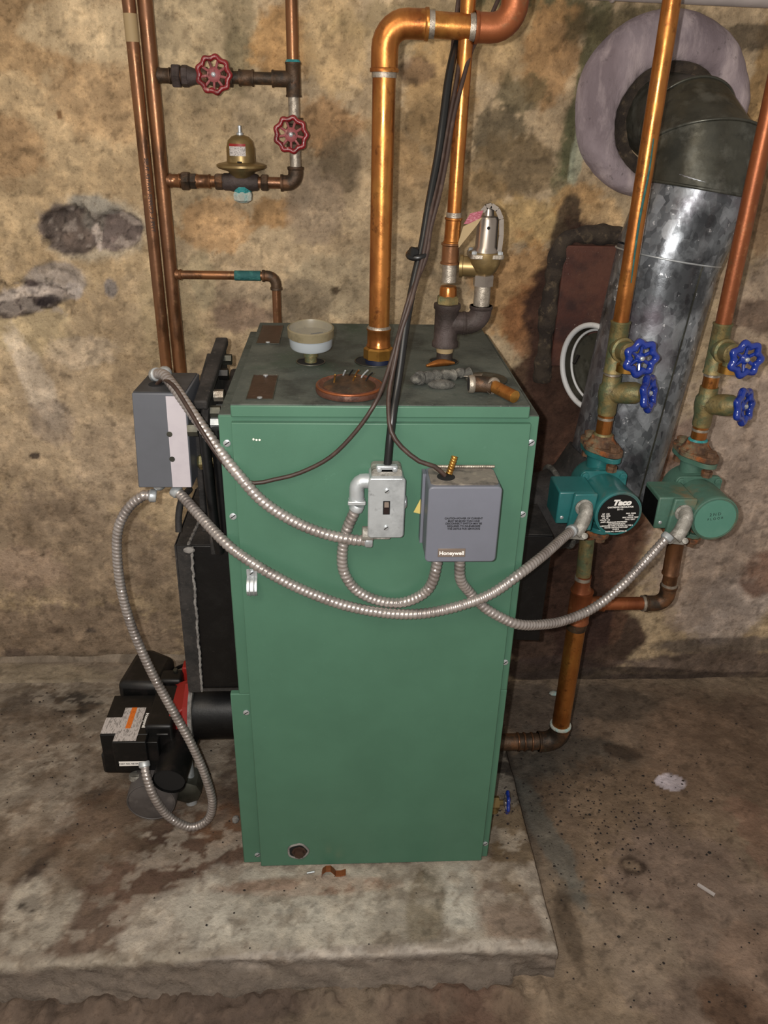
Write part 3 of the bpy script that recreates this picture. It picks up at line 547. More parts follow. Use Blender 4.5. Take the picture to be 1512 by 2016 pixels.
for i, t in enumerate(('CAUTION-POWER OF CURRENT','MUST BE MORE THAN ONE','DISCONNECT SWITCH MAY BE','REQUIRED TO DE-ENERGIZE','THE DEVICE FOR SERVICING')):
    q = A(913, 1021+i*5.1, -.0805); text(t, .0042, (q.x, -.0803, q.z), 'ink', s, name='warning_text', sx=.92, bold=.00012)
KX1, KX2 = A(863,1110,-.035).x, A(904,1110,-.035).x
for x in (KX1, KX2):
    M().lathe((x,-.035,bz0),(0,0,-1),[(.012,-.002),(.012,.004),(.0105,.007)],18).o('conduit_connector', 'steel', s)
# rod and coil lying on the box
s2 = thing('threaded_rod', 'thin pale threaded rod lying behind the top edge of the grey control box', 'rod', (.36,-.013,bz1))
pp = [V((.322,-.0165,bz1+.0045)), V((.415,-.0165,bz1+.0045))]
M().tube(spline(pp,.001), .0028, n=10, smooth=False, corr=.0034).o('rod', 'solder', s2)
s2 = thing('copper_coil', 'small bright copper coil standing on top of the control box', 'coil', (.345,-.045,bz1+.001))
M().tube(spline([V((.342,-.042,bz1+.003)), V((.351,-.028,bz1+.026))],.0008), .0052, n=14, smooth=False, corr=.0042).o('coil', 'brass', s2)
s2 = thing('paper_flag', 'pale yellow folded paper triangle stuck on the green front left of the control box', 'sticker', (.30,-.011,.82))
q0, q1, q2, q3 = [A(*c_, -.0125) for c_ in ((831,976),(814,1008),(830,1012),(841,1007))]
m = M().prism([q0,q1,q2], (0,-.0008,0)); m.prism([q0,q2,q3+V((0,-.006,0))], (0,-.0008,0)); m.o('flag', 'yellow', s2, smooth=False)

# ================================================================ AQUASTAT BOX (left)
s = thing('control_box', 'slate grey relay box with a pale paper strip, hung left of the boiler', 'control box', (-.10,.13,.80))
lx0, lx1, lz0, lz1 = -.1465, -.0580, .7995, .9615
m = M()
def fr(x, z, y): return V((x-(.006 if z < .88 else -.003)*1, y, z))
m.rings([[V((lx0+.004,.08,lz1)),V((lx1-.001,.08,lz1)),V((lx1-.005,.08,lz0)),V((lx0-.004,.08,lz0))],[V((lx0+.010,.185,lz1)),V((lx1+.003,.185,lz1)),V((lx1-.001,.185,lz0)),V((lx0+.002,.185,lz0))]])
m.o('cover', 'greyleft', s, bevel=.002)
M().prism([(lx0+.006,.083,lz1+.0004),(lx1-.003,.083,lz1+.0004),(lx1,.182,lz1+.0004),(lx0+.012,.182,lz1+.0004)],(0,0,.0012)).o('dusty_top', 'greylefttop', s)
l_ = M().prism([(lx0+.056,.0796,lz1-.004),(lx1-.0035,.0796,lz1-.004),(lx1-.0065,.0796,lz0+.002),(lx0+.052,.0796,lz0+.002)],(0,-.0012,0)).o('paper_strip', 'paper', s, smooth=False)
for z in (lz0+.095, lz0+.052): M().cyl((lx0+.056,.0785,z),(lx0+.056,.0776,z),.0045,n=14).o('strip_hole', 'galvdull', l_)
M().lathe((lx0+.034,.12,lz1+.0016),(0,0,1),[(.0125,0),(.012,.001)],20).o('cable_knockout', 'hole', s)
m = M().lathe((lx0+.045,.14,lz1),(0,0,1),[(.013,0),(.013,.006),(.010,.009),(.010,.014)],18); m.ball((lx0+.045,.14,lz1+.014),.0115); m.o('conduit_connector', 'steel', s)
m = M().lathe((lx0+.026,.115,lz0),(0,0,-1),[(.012,-.002),(.012,.005),(.010,.008)],16); m.ball((lx0+.022,.112,lz0-.008),.0115); m.o('conduit_connector', 'steel', s)
M().lathe((lx0+.060,.105,lz0),(0,0,-1),[(.011,-.002),(.011,.006)],16).o('conduit_connector', 'steel', s)
n0 = A(384,908,.13); M().lathe((lx1-.002,.13,n0.z),(1,0,0),[(.009,0),(.014,.004),(.014,.014),(.0105,.016),(.0105,.06)],6).o('brass_nipple', 'brassold', s)

# ================================================================ CONDUITS AND CABLES
CG = 'grey flexible metal conduits'
def conduit(label, pts, r=.0090, ends=(1,1)):
    P_ = [q if isinstance(q, Vector) else A(*q) for q in pts]; t = thing('metal_conduit', label, 'conduit', P_[0], CG)
    fine = spline(P_, .004); fine = spline(fine[::3]+[fine[-1]] if len(fine) % 3 != 1 else fine[::3], .0016)
    M().tube(fine, r, n=18, smooth=False, corr=.0074).o('armour', 'conduit', t, ang=75)
    for e, (i, j) in zip(ends, ((0,1),(-1,-2))):
        if e: d = (fine[i]-fine[i+2 if i == 0 else -4]).normalized(); M().lathe(fine[i]-d*.008, d, [(r*1.05,0),(r*1.25,.002),(r*1.25,.010),(r*1.1,.012)], 18).o('end_connector', 'steel', t)
    return t
conduit('metal conduit from top of the left grey box down across to the switch box', [(306,738,.135),(322,738,.115),(345,765,.08),(385,822,.035),(440,898,-.005),(472,938,-.024),(515,985,-.032),(570,1022,-.034),(630,1048,-.036),(690,1062,-.036),(728,1064,-.036)])
conduit('metal conduit from under the left grey box looping down to the black burner', [(303,976,.112),(285,975,.11),(255,997,.11),(233,1040,.11),(231,1100,.11),(241,1170,.11),(262,1240,.11),(297,1320,.105),(338,1395,.10),(377,1465,.09),(405,1530,.085),(418,1580,.085),(408,1614,.088),(375,1628,.088),(333,1608,.082),(304,1570,.080),(289,1530,.092),(284,1503,.108)])
conduit('long metal conduit from the left grey box across the front to the teal pump', [(345,966,.10),(360,978,.09),(390,1012,.05),(437,1062,-.004),(470,1090,-.022),(530,1128,-.031),(600,1163,-.033),(680,1192,-.034),(760,1207,-.034),(830,1208,-.034),(900,1194,-.034),(965,1170,-.033),(1020,1132,-.02),(1070,1093,.03),(1105,1062,.09),(1126,1044,.13)])
conduit('short metal conduit looping from the switch elbow to under the control box', [(703,996,-.026),(696,1012,-.024),(682,1045,-.021),(674,1085,-.021),(677,1125,-.021),(700,1160,-.0215),(740,1181,-.022),(785,1187,-.023),(825,1174,-.028),(850,1148,-.034),V((KX1,-.035,bz0-.010))])
conduit('metal conduit drooping from the right control box to the farther faded pump', [V((KX2,-.035,bz0-.008)),(906,1138,-.031),(922,1163,-.0215),(950,1193,-.021),(985,1215,-.021),(1020,1229,-.018),(1060,1230,.005),(1110,1222,.04),(1170,1196,.075),(1225,1152,.10),(1275,1100,.12),(1315,1056,.135)])
def cable(name, label, pts, r, m_, cat='cable', group=None):
    P_ = [A(x, y, Y) for x, y, Y in pts]
    return tag(M().tube(P_, r, n=10, step=.012).o(name, m_), label, cat, group)
cable('power_cable', 'thick black cable from the ceiling down into the top of the switch box', [(918,-30,.27),(903,60,.235),(884,150,.20),(872,240,.17),(862,310,.15),(845,400,.12),(832,480,.095),(818,540,.075),(806,600,.055),(796,660,.036),(788,720,.018),(780,775,.000),(774,812,-.018),(768,860,-.030),(762,925,-.036)], .0062, 'cable')
TG = 'brown thermostat cables'
cable('thermostat_cable', 'brown cable hanging from the ceiling and curving into the top of the control box', [(932,-30,.27),(916,60,.24),(905,120,.215),(897,170,.195),(880,260,.165),(866,340,.14),(848,420,.11),(834,500,.083),(810,590,.052),(788,660,.033),(776,720,.016),(766,770,-.001),(765,812,-.020),(770,850,-.034),(790,880,-.040),(825,908,-.046),(855,918,-.047),(876,937,-.047)], .0036, 'wire', group=TG)
cable('thermostat_cable', 'brown cable from the ceiling looping across the boiler front to the left grey box', [(985,-10,.25),(960,45,.235),(930,95,.215),(912,155,.195),(893,230,.17),(880,310,.145),(866,380,.12),(848,450,.10),(838,510,.08),(806,585,.056),(786,655,.037),(770,710,.02),(752,765,-.002),(735,800,-.018),(700,850,-.020),(650,900,-.019),(590,931,-.018),(540,944,-.018),(500,951,-.019),(465,938,-.022),(430,898,-.008),(398,850,.010),(368,800,.04),(340,758,.07),(318,748,.11),(306,762,.12)], .0032, 'wire', group=TG)
cable('thermostat_cable', 'brown cable in the bundle, ending on the black cable near the boiler top', [(905,-20,.255),(893,80,.225),(884,180,.19),(874,270,.163),(858,350,.14),(842,430,.113),(829,505,.085),(802,600,.056),(780,690,.026),(770,740,.010)], .0034, 'wire', group=TG)
m = M().torus(A(822,500,.092), V((.15,.25,-1)), .0135, .0045, n=20); q = A(814,498,.085); m.lathe(q,(-1,-.4,.1),[(.008,-.004),(.009,.004),(.006,.006)],12)
tag(m.o('cable_clip', 'cable'), 'black clip holding the hanging cable bundle beside the big copper pipe', 'clip')
for pts in ([(395,1303,.33),(360,1310,.36),(335,1326,.38),(325,1350,.38)], [(392,1322,.33),(365,1325,.34),(345,1340,.35),(338,1362,.35)]):
    cable('ignition_wire', 'dark wire curving behind the black box down to the burner, %s loop' % ('upper' if pts[0][1] == 1303 else 'lower'), pts, .0042, 'cable')
# ================================================================ PIPEWORK
def zp(px, py, Y): return A(px, py, Y).z
def sock(m, p0, p1, r, lip=.0012):       # a soldered or threaded socket with rolled rims
    p0, p1 = vv(p0), vv(p1); L = (p1-p0).length
    return m.lathe(p0, p1-p0, [(r,0),(r+lip,.0005),(r+lip,.003),(r,.0045),(r,L-.0045),(r+lip,L-.003),(r+lip,L-.0005),(r,L)], 26)
def elbow_pts(a, c, d, rr, k=7):         # quarter bend from direction a (in) to d (out) round corner c
    c = vv(c); a = vv(a).normalized(); d = vv(d).normalized(); o = []
    for i in range(k+1):
        t = PI/2*i/k; o.append(c - a*rr + d*rr*(1-math.cos(t)) + a*rr*math.sin(t))
    return o
def bend(m, a, c, d, rr, r, ext=.012, n=24):
    P_ = elbow_pts(a, c, d, rr); a = vv(a).normalized(); d = vv(d).normalized()
    P_ = [P_[0]-a*ext]+P_+[P_[-1]+d*ext]; m.tube(P_, r, n=n, smooth=False)
    m.lathe(P_[0], a, [(r,0),(r+.0015,.0003),(r+.0015,.005),(r,.006)], n); m.lathe(P_[-1], -d, [(r,0),(r+.0015,.0003),(r+.0015,.005),(r,.006)], n); return m
def wheel(name, c, d, R, parent, m1, mh, lobes=8, wav=.055, spokes=4, rt=.0045, hr=.0095):
    c = vv(c); d = vv(d).normalized(); x, y = basis(d)
    w = M().torus(c, d, R, rt, n=72, k=10, wav=wav, lob=lobes).o(name, m1, parent)
    m = M()
    for i in range(spokes):
        a = 2*PI*i/spokes+.5; e = x*math.cos(a)+y*math.sin(a); m.tube([c-d*.004+e*.004, c-d*.003+e*R*.5, c+e*R], .0024 if spokes > 7 else .0032, n=8)
    m.lathe(c-d*.009, d, [(.0065,0),(hr,.003),(hr,.008),(hr*.6,.012)], 20); m.o('hub', mh, w)
    M().lathe(c+d*.003, d, [(.0042,0),(.0042,.003),(.002,.0045)], 6).o('stem_nut', 'steel', w)
    return w
UP = V((0,0,1)); FR = V((0,-1,0)); RT = V((1,0,0))
# --- big supply pipe
q = AZ(738,714,TZ); SX, SY = .2455, q.y
t = thing('supply_pipe', 'thick bright copper pipe rising from the boiler top and turning right, then up', 'pipe', (SX,SY,TZ))
ze = A(755,45,SY).z; xr = A(1012,30,SY).x
M().cyl((SX,SY,zp(740,650,SY)), (SX,SY,ze-.055), .0172, n=36).o('riser', 'copper', t)
m = M(); bend(m, UP, (SX,SY,ze), RT, .032, .0198, .030); m.o('elbow', 'copper', t, ang=60)
M().cyl((SX+.055,SY,ze), (xr-.055,SY,ze-.002), .0172, n=36).o('cross_pipe', 'copper', t)
m = M(); bend(m, RT, (xr,SY,ze-.002), UP, .032, .0198, .024); m.o('elbow', 'copperred', t, ang=60)
M().cyl((xr,SY,ze+.03), (xr,SY,ze+.6), .0172, n=36).o('upper_riser', 'copper', t)
for a, c in (((SX,SY,ze-.069),(SX,SY,ze-.060)), ((SX+.061,SY,ze),(SX+.070,SY,ze)), ((xr-.064,SY,ze-.002),(xr-.056,SY,ze-.002))):
    M().cyl(a, c, .0183, n=32).o('solder_joint', 'solder', t)
z0 = TZ; z1 = zp(740,704,SY); z2 = zp(740,682,SY); z3 = zp(740,650,SY)
M().cyl((SX,SY,z0-.01), (SX,SY,z1), .0225, n=30).o('sleeve', 'navy', t)
m = M().lathe((SX,SY,z1), UP, [(.0255,0),(.0255,z2-z1-.003),(.0215,z2-z1)], 8); m.o('hex_union', 'brass', t, ang=25)
m = M(); sock(m, (SX,SY,z2), (SX,SY,z3+.004), .0195); m.o('socket', 'copper', t)
M().lathe((SX,SY,z3+.002), UP, [(.0205,0),(.0200,.003),(.0175,.006)], 28).o('solder_joint', 'solder', t)

# --- pipe with tee, thin copper pipe and relief valve
q = AZ(874,714,TZ); TX, TY = q.x, q.y
zt = lambda py, px=882: zp(px, py, TY)
t = thing('pipe_tee', 'dark cast iron pipe tee standing on the boiler top, under the thin copper pipe', 'pipe fitting', (TX,TY,TZ))
M().cyl((TX,TY,TZ-.02),(TX,TY,zt(690)),.0135).o('nipple', 'iron', t)
M().lathe((TX,TY,zt(693)),UP,[(.0138,0),(.0146,.004),(.0140,.013),(.0136,.016)],24).o('thread_paste', 'tagtan', t)
m = M(); z0, z1 = zt(682), zt(597); zc = z0+(z1-z0)*.55
m.lathe((TX,TY,z0), UP, [(.0205,0),(.0225,.001),(.0225,.008),(.0200,.011),(.0200,z1-z0-.011),(.0225,z1-z0-.008),(.0225,z1-z0-.001),(.0205,z1-z0)], 32)
m.cyl((TX,TY,zc),(TX+.036,TY,zc),.0185); m.o('tee_body', 'iron', t)
VX = TX+.057; zv0 = zt(592,940)
e = M(); bend(e, RT, (VX,TY,zc), UP, .022, .0180, .008); e.o('elbow', 'iron', t, ang=60)
t = thing('copper_pipe', 'thin copper pipe dropping from the ceiling into the iron tee on the boiler', 'pipe', (TX,TY,z1))
m = M().lathe((TX,TY,z1), UP, [(.0190,0),(.0190,.010),(.0155,.013)], 6); m.o('hex_bushing', 'brassold', t, ang=25)
M().lathe((TX,TY,z1+.012), UP, [(.0145,0),(.0140,.012),(.0125,.016)], 26).o('adapter', 'copper', t)
za, zb = zt(555), zt(520); M().cyl((TX,TY,za),(TX,TY,zb),.0122).o('solder_joint', 'solder', t)
m = M(); sock(m, (TX,TY,zt(520)), (TX,TY,zt(478,888)), .0140, .0018); m.o('coupling', 'copperold', t)
m = M(); sock(m, (TX+.001,TY,zt(480,890)), (TX+.002,TY,zt(428,895)), .0128, .0015); m.o('coupling', 'copper', t)
M().cyl((TX+.002,TY,zt(428,895)),(TX+.002,TY,zt(418,896)),.0122).o('solder_joint', 'solder', t)
M().cyl((TX+.002,TY,zt(422,896)),(TX+.008,TY,zt(0,935)+.4),.0112, n=30).o('pipe', 'copper', t)
t = thing('relief_valve', 'nickel pressure relief valve with test lever and red paper tag, beside the thin copper pipe', 'valve', (VX,TY,zv0-.02))
zz = lambda py: zp(950, py, TY)
M().cyl((VX,TY,zc+.026),(VX,TY,zz(556)),.0135).o('nipple', 'solder', t)
m = M(); m.lathe((VX,TY,zz(562)), UP, [(.0175,0),(.0175,.017),(.014,.02)], 6); m.o('inlet_hex', 'nickel', t, ang=25)
m = M().lathe((VX,TY,zz(540)), UP, [(.014,0),(.020,.006),(.0255,.018),(.0265,.030),(.0265,.036)], 30); m.lathe((VX,TY,zz(526)),(-1,.2,0),[(.016,.0),(.016,.034),(.018,.035),(.018,.040)],22); m.o('body', 'bronze', t)
fz = zz(506); M().plate((VX,TY,fz),UP,.055,.050,.007,.006,up=(0,1,0)).o('flange', 'solder', t, bevel=.001)
for dx in (-.021,.021):
    for dy in (-.018,.018): M().lathe((VX+dx,TY+dy,fz+.007),UP,[(.0045,0),(.0045,.004),(.002,.0055)],6).o('flange_bolt', 'steel', t)
hh = zz(425)-fz; M().lathe((VX,TY,fz+.007),UP,[(.0225,0),(.0215,.004),(.0175,.010),(.0170,hh-.012),(.0155,hh-.008),(.009,hh-.006),(.0085,hh+.004),(.0065,hh+.006)],36).o('bonnet', 'nickel', t)
M().cyl((VX-.001,TY-.0172,fz+.047),(VX-.001,TY-.0180,fz+.047),.0026,n=12).o('vent_hole', 'hole', t)
tz = fz+hh
lp = [(-.010,.010),(-.004,.017),(.004,.019),(.014,.013),(.0215,-.001),(.0235,-.026),(.0225,-.052)]
m = M(); m.rings([[V((VX+x,TY-.011,tz+z)),V((VX+x,TY+.011,tz+z)),V((VX+x-.0022*max(0,min(1,(x+.004)*60)),TY+.011,tz+z-.0022*max(0,min(1,(z+.01)*60)))),V((VX+x-.0022*max(0,min(1,(x+.004)*60)),TY-.011,tz+z-.0022*max(0,min(1,(z+.01)*60))))] for x, z in lp]); lv = m.o('test_lever', 'galvdull', t, smooth=False)
m = M()
for (x, z), (x2, z2) in zip(lp[:-1], lp[1:]): m.bar((VX+x-.002,TY-.0115,tz+z-.002),(VX+x2-.002,TY-.0115,tz+z2-.002),.0012,.0075)
m.o('lever_side', 'nickel', lv, smooth=False)
ty_ = TY-.028
tg = M().prism([A(*c_, ty_) for c_ in ((913,441),(926,420),(952,414),(942,440))], (0,.0006,0)).o('paper_tag', 'tagred', t, smooth=False)
M().prism([A(*c_, ty_) for c_ in ((912,446),(949,428),(941,441),(903,488),(902,478))], (0,.0006,0)).o('tag_back', 'tagtan', tg, smooth=False)

# --- left pair of long pipes
P1 = V((-.1935,.572,0)); P2 = V((-.1675,.584,0))
t = thing('copper_pipe', 'outer of the two tall copper pipes at left, with printed lettering and worn sticker', 'pipe', (P1.x,P1.y,.62))
M().cyl(P1+V((0,0,.62)), P1+V((0,0,2.2)), .0118, n=30).o('pipe', 'copperold', t)
zs1 = zp(262,55,.572); M().cyl(P1+V((0,0,zs1-.022)), P1+V((0,0,zs1+.022)), .0121, n=30).o('pale_sticker', 'tagtan', t)
text('TYPE L  COPPER WATER TUBE', .010, (P1.x+.0045,P1.y-.0117,1.20), 'ink', t, name='stamped_print', rot=(0,-PI/2,-PI/2+.4), ext=.0004)
t = thing('copper_pipe', 'inner of the two tall copper pipes at left, three side branches leave it', 'pipe', (P2.x,P2.y,.6))
M().cyl(P2+V((0,0,.60)), P2+V((0,0,2.2)), .0138, n=30).o('pipe', 'copperold', t)
BY = .584
def bx(px, py): return A(px, py, BY).x
# --- feed branch loop
zb1 = A(470,153,BY).z; zb2 = A(400,357,BY).z; xv = A(578,180,BY).x
t = thing('feed_pipe_loop', 'dark copper pipe loop with tees, unions and elbow joining the red valves and regulator', 'pipe', (xv,BY,zb2))
def hx(m, x0, x1, z, r, n=6): return m.lathe((x0,BY,z),RT,[(r*.9,0),(r,.002),(r,x1-x0-.002),(r*.9,x1-x0)],n)
M().cyl((P2.x+.01,BY,zb1),(xv,BY,zb1),.0108).o('upper_pipe', 'copperdark', t)
for xa, xc, rr in ((bx(312,153),bx(337,153),.0128),(bx(470,153),bx(500,153),.0135),(bx(535,153),xv,.0140)): sock(M(),(xa,BY,zb1),(xc,BY,zb1),rr).o('socket', 'copperdark', t)
m = M(); hx(m,bx(340,153),bx(356,153),zb1,.0215); hx(m,bx(358,153),bx(372,153),zb1,.0185,8); m.lathe((bx(371,153),BY,zb1),RT,[(.0175,0),(.0135,.012),(.0135,.03)],22); m.o('union', 'iron', t, ang=25)
m = M(); sock(m,(xv,BY,zb1-.030),(xv,BY,zb1+.028),.0138); m.o('tee', 'copperdark', t)
M().cyl((xv,BY,zb1+.02),(xv,BY,2.2),.0112).o('upper_riser', 'copperold', t)
M().cyl((xv,BY,zb2+.02),(xv,BY,zb1-.02),.0108).o('drop_pipe', 'solder', t)
M().lathe((xv,BY,zb1+.026),UP,[(.0142,0),(.0140,.003),(.0118,.006)],22).o('green_joint', 'verdigris', t)
m = M(); bend(m, (0,0,-1), (xv,BY,zb2), (-1,0,0), .018, .0145, .012); m.o('elbow', 'copperdark', t, ang=60)
M().cyl((P2.x+.01,BY,zb2),(xv-.02,BY,zb2),.0108).o('lower_pipe', 'copperold', t)
for xa, xc in ((334,356),(386,415)): sock(M(),(bx(xa,357),BY,zb2),(bx(xc,357),BY,zb2),.0125).o('socket', 'copperold', t)
m = M(); hx(m,bx(358,357),bx(374,357),zb2,.0185); hx(m,bx(374,357),bx(388,357),zb2,.0155); m.o('union', 'copperdark', t, ang=25); hx(M(),bx(514,357),bx(528,357),zb2,.0165).o('hex_joint', 'copperdark', t, ang=25); hx(M(),bx(424,357),bx(440,357),zb2,.0165).o('hex_joint', 'copperdark', t, ang=25)
# --- red handled valves
RG = 'red handled gate valves'
def redvalve(label, px, py, axis):
    t0 = A(px, py, BY-.045); c = V((t0.x, BY, 0)); c.z = zb1 if axis is RT else t0.z; c.x = xv if axis is UP else t0.x-.0
    t = thing('gate_valve', label, 'valve', c, RG)
    a = axis
    M().lathe(c-a*.028, a, [(.0165,0),(.0165,.010),(.0135,.012),(.0170,.022),(.0185,.028),(.0170,.034),(.0135,.044),(.0165,.046),(.0165,.056)], 24).o('valve_body', 'copperdark', t)
    M().lathe(c, FR, [(.0165,0),(.0150,.018),(.0165,.020),(.0165,.026),(.008,.030),(.0045,.034),(.0045,.050)], 8).o('bonnet', 'copperdark', t)
    wc = V((t0.x, BY-.047, t0.z))
    wheel('handwheel', wc, (wc-c).normalized() if 0 else (0,-1,.05), .0275, t, 'red', 'redhub', lobes=9, spokes=9, rt=.0050, hr=.0125, wav=.07)
redvalve('red handwheel valve on the upper horizontal branch pipe', 421, 147, RT)
redvalve('red handwheel valve on the short vertical drop, lower and right of the other', 573, 265, UP)
# --- pressure regulator
rc = A(477,357,BY); rc.z = zb2
t = thing('pressure_regulator', 'gold bell-shaped water pressure regulator with white and turquoise crust below', 'regulator', rc+V((0,0,-.03)))
M().lathe((bx(438,357),BY,zb2),RT,[(.014,0),(.016,.004),(.016,.012),(.018,.02),(.018,.052),(.016,.06),(.016,.066),(.014,.07)],20).o('valve_body', 'iron', t)
fz = A(476,332,BY).z
M().lathe((rc.x,BY,zb2+.008),UP,[(.018,0),(.026,fz-zb2-.013),(.044,fz-zb2-.008),(.048,fz-zb2-.005),(.048,fz-zb2-.001),(.044,fz-zb2+.001),(.030,fz-zb2+.004)],44).o('flange', 'bronze', t)
for i in range(6):
    a = PI/3*i+.35; M().lathe((rc.x+.040*math.cos(a),BY+.040*math.sin(a),fz+.0),UP,[(.0038,0),(.0038,.004),(.002,.005)],6).o('flange_screw', 'steel', t)
bt = A(478,266,BY).z-fz
M().lathe((rc.x,BY,fz),UP,[(.029,0),(.0275,bt*.30),(.0272,bt*.62),(.0235,bt*.84),(.016,bt*.96),(.008,bt)],44).o('bell', 'bronze', t)
M().lathe((rc.x,BY,fz+bt-.002),UP,[(.0065,0),(.0065,.006),(.0035,.007),(.0035,.018),(.002,.019)],12).o('adjusting_screw', 'steel', t)
m = M(); R=[]
for z in (fz+bt*.34, fz+bt*.72):
    R.append(z)
def wrap(m, r, z0, z1, a0, a1, k=8):
    R = []
    for i in range(k+1):
        a = a0+(a1-a0)*i/k; e = V((math.sin(a),-math.cos(a),0)); c = V((rc.x,BY,0))
        R.append([c+e*r+V((0,0,z0)), c+e*(r+.0004)+V((0,0,z0)), c+e*(r+.0004)+V((0,0,z1)), c+e*r+V((0,0,z1))])
    return m.rings(R)
wrap(m, .0276, fz+bt*.40, fz+bt*.68, -.75, .45).o('paper_label', 'label', t); wrap(M(), .0276, fz+bt*.68, fz+bt*.76, -.75, .45).o('label_band', 'redpaint', t)
M().plate((rc.x,BY-.0278,fz+bt*.20),FR,.009,.005,.002,.001).o('slot_mark', 'hole', t)
m = M().lathe((rc.x,BY,zb2-.006),(0,0,-1),[(.016,0),(.019,.006),(.017,.013)],9); m.o('turquoise_crust', 'verdigris', t, smooth=False)
m = M().lathe((rc.x,BY,zb2-.017),(0,0,-1),[(.018,0),(.0205,.006),(.019,.016),(.009,.021)],6); m.o('white_crust', 'scale', t, smooth=False)
# --- third branch
yb = .578; z3_ = A(440,542,yb).z; xe = A(543,545,yb).x
t = thing('branch_pipe', 'thin copper branch with teal corroded band, turning down behind the boiler', 'pipe', (xe,yb,z3_))
M().cyl((P2.x+.01,yb,z3_),(xe-.02,yb,z3_),.0086).o('pipe', 'copperold', t)
m = M(); sock(m,(P2.x+.012,yb,z3_),(A(358,542,yb).x,yb,z3_),.0100); m.o('socket', 'copperold', t)
M().cyl((A(462,542,yb).x,yb,z3_),(A(513,542,yb).x,yb,z3_),.0100).o('corroded_band', 'tealtape', t)
m = M(); bend(m, RT, (xe,yb,z3_), (0,0,-1), .018, .0108, .010); m.o('elbow', 'copperdark', t, ang=60)
M().cyl((xe,yb,z3_-.02),(xe,yb,z3_-.30),.0090).o('drop_pipe', 'copperold', t)

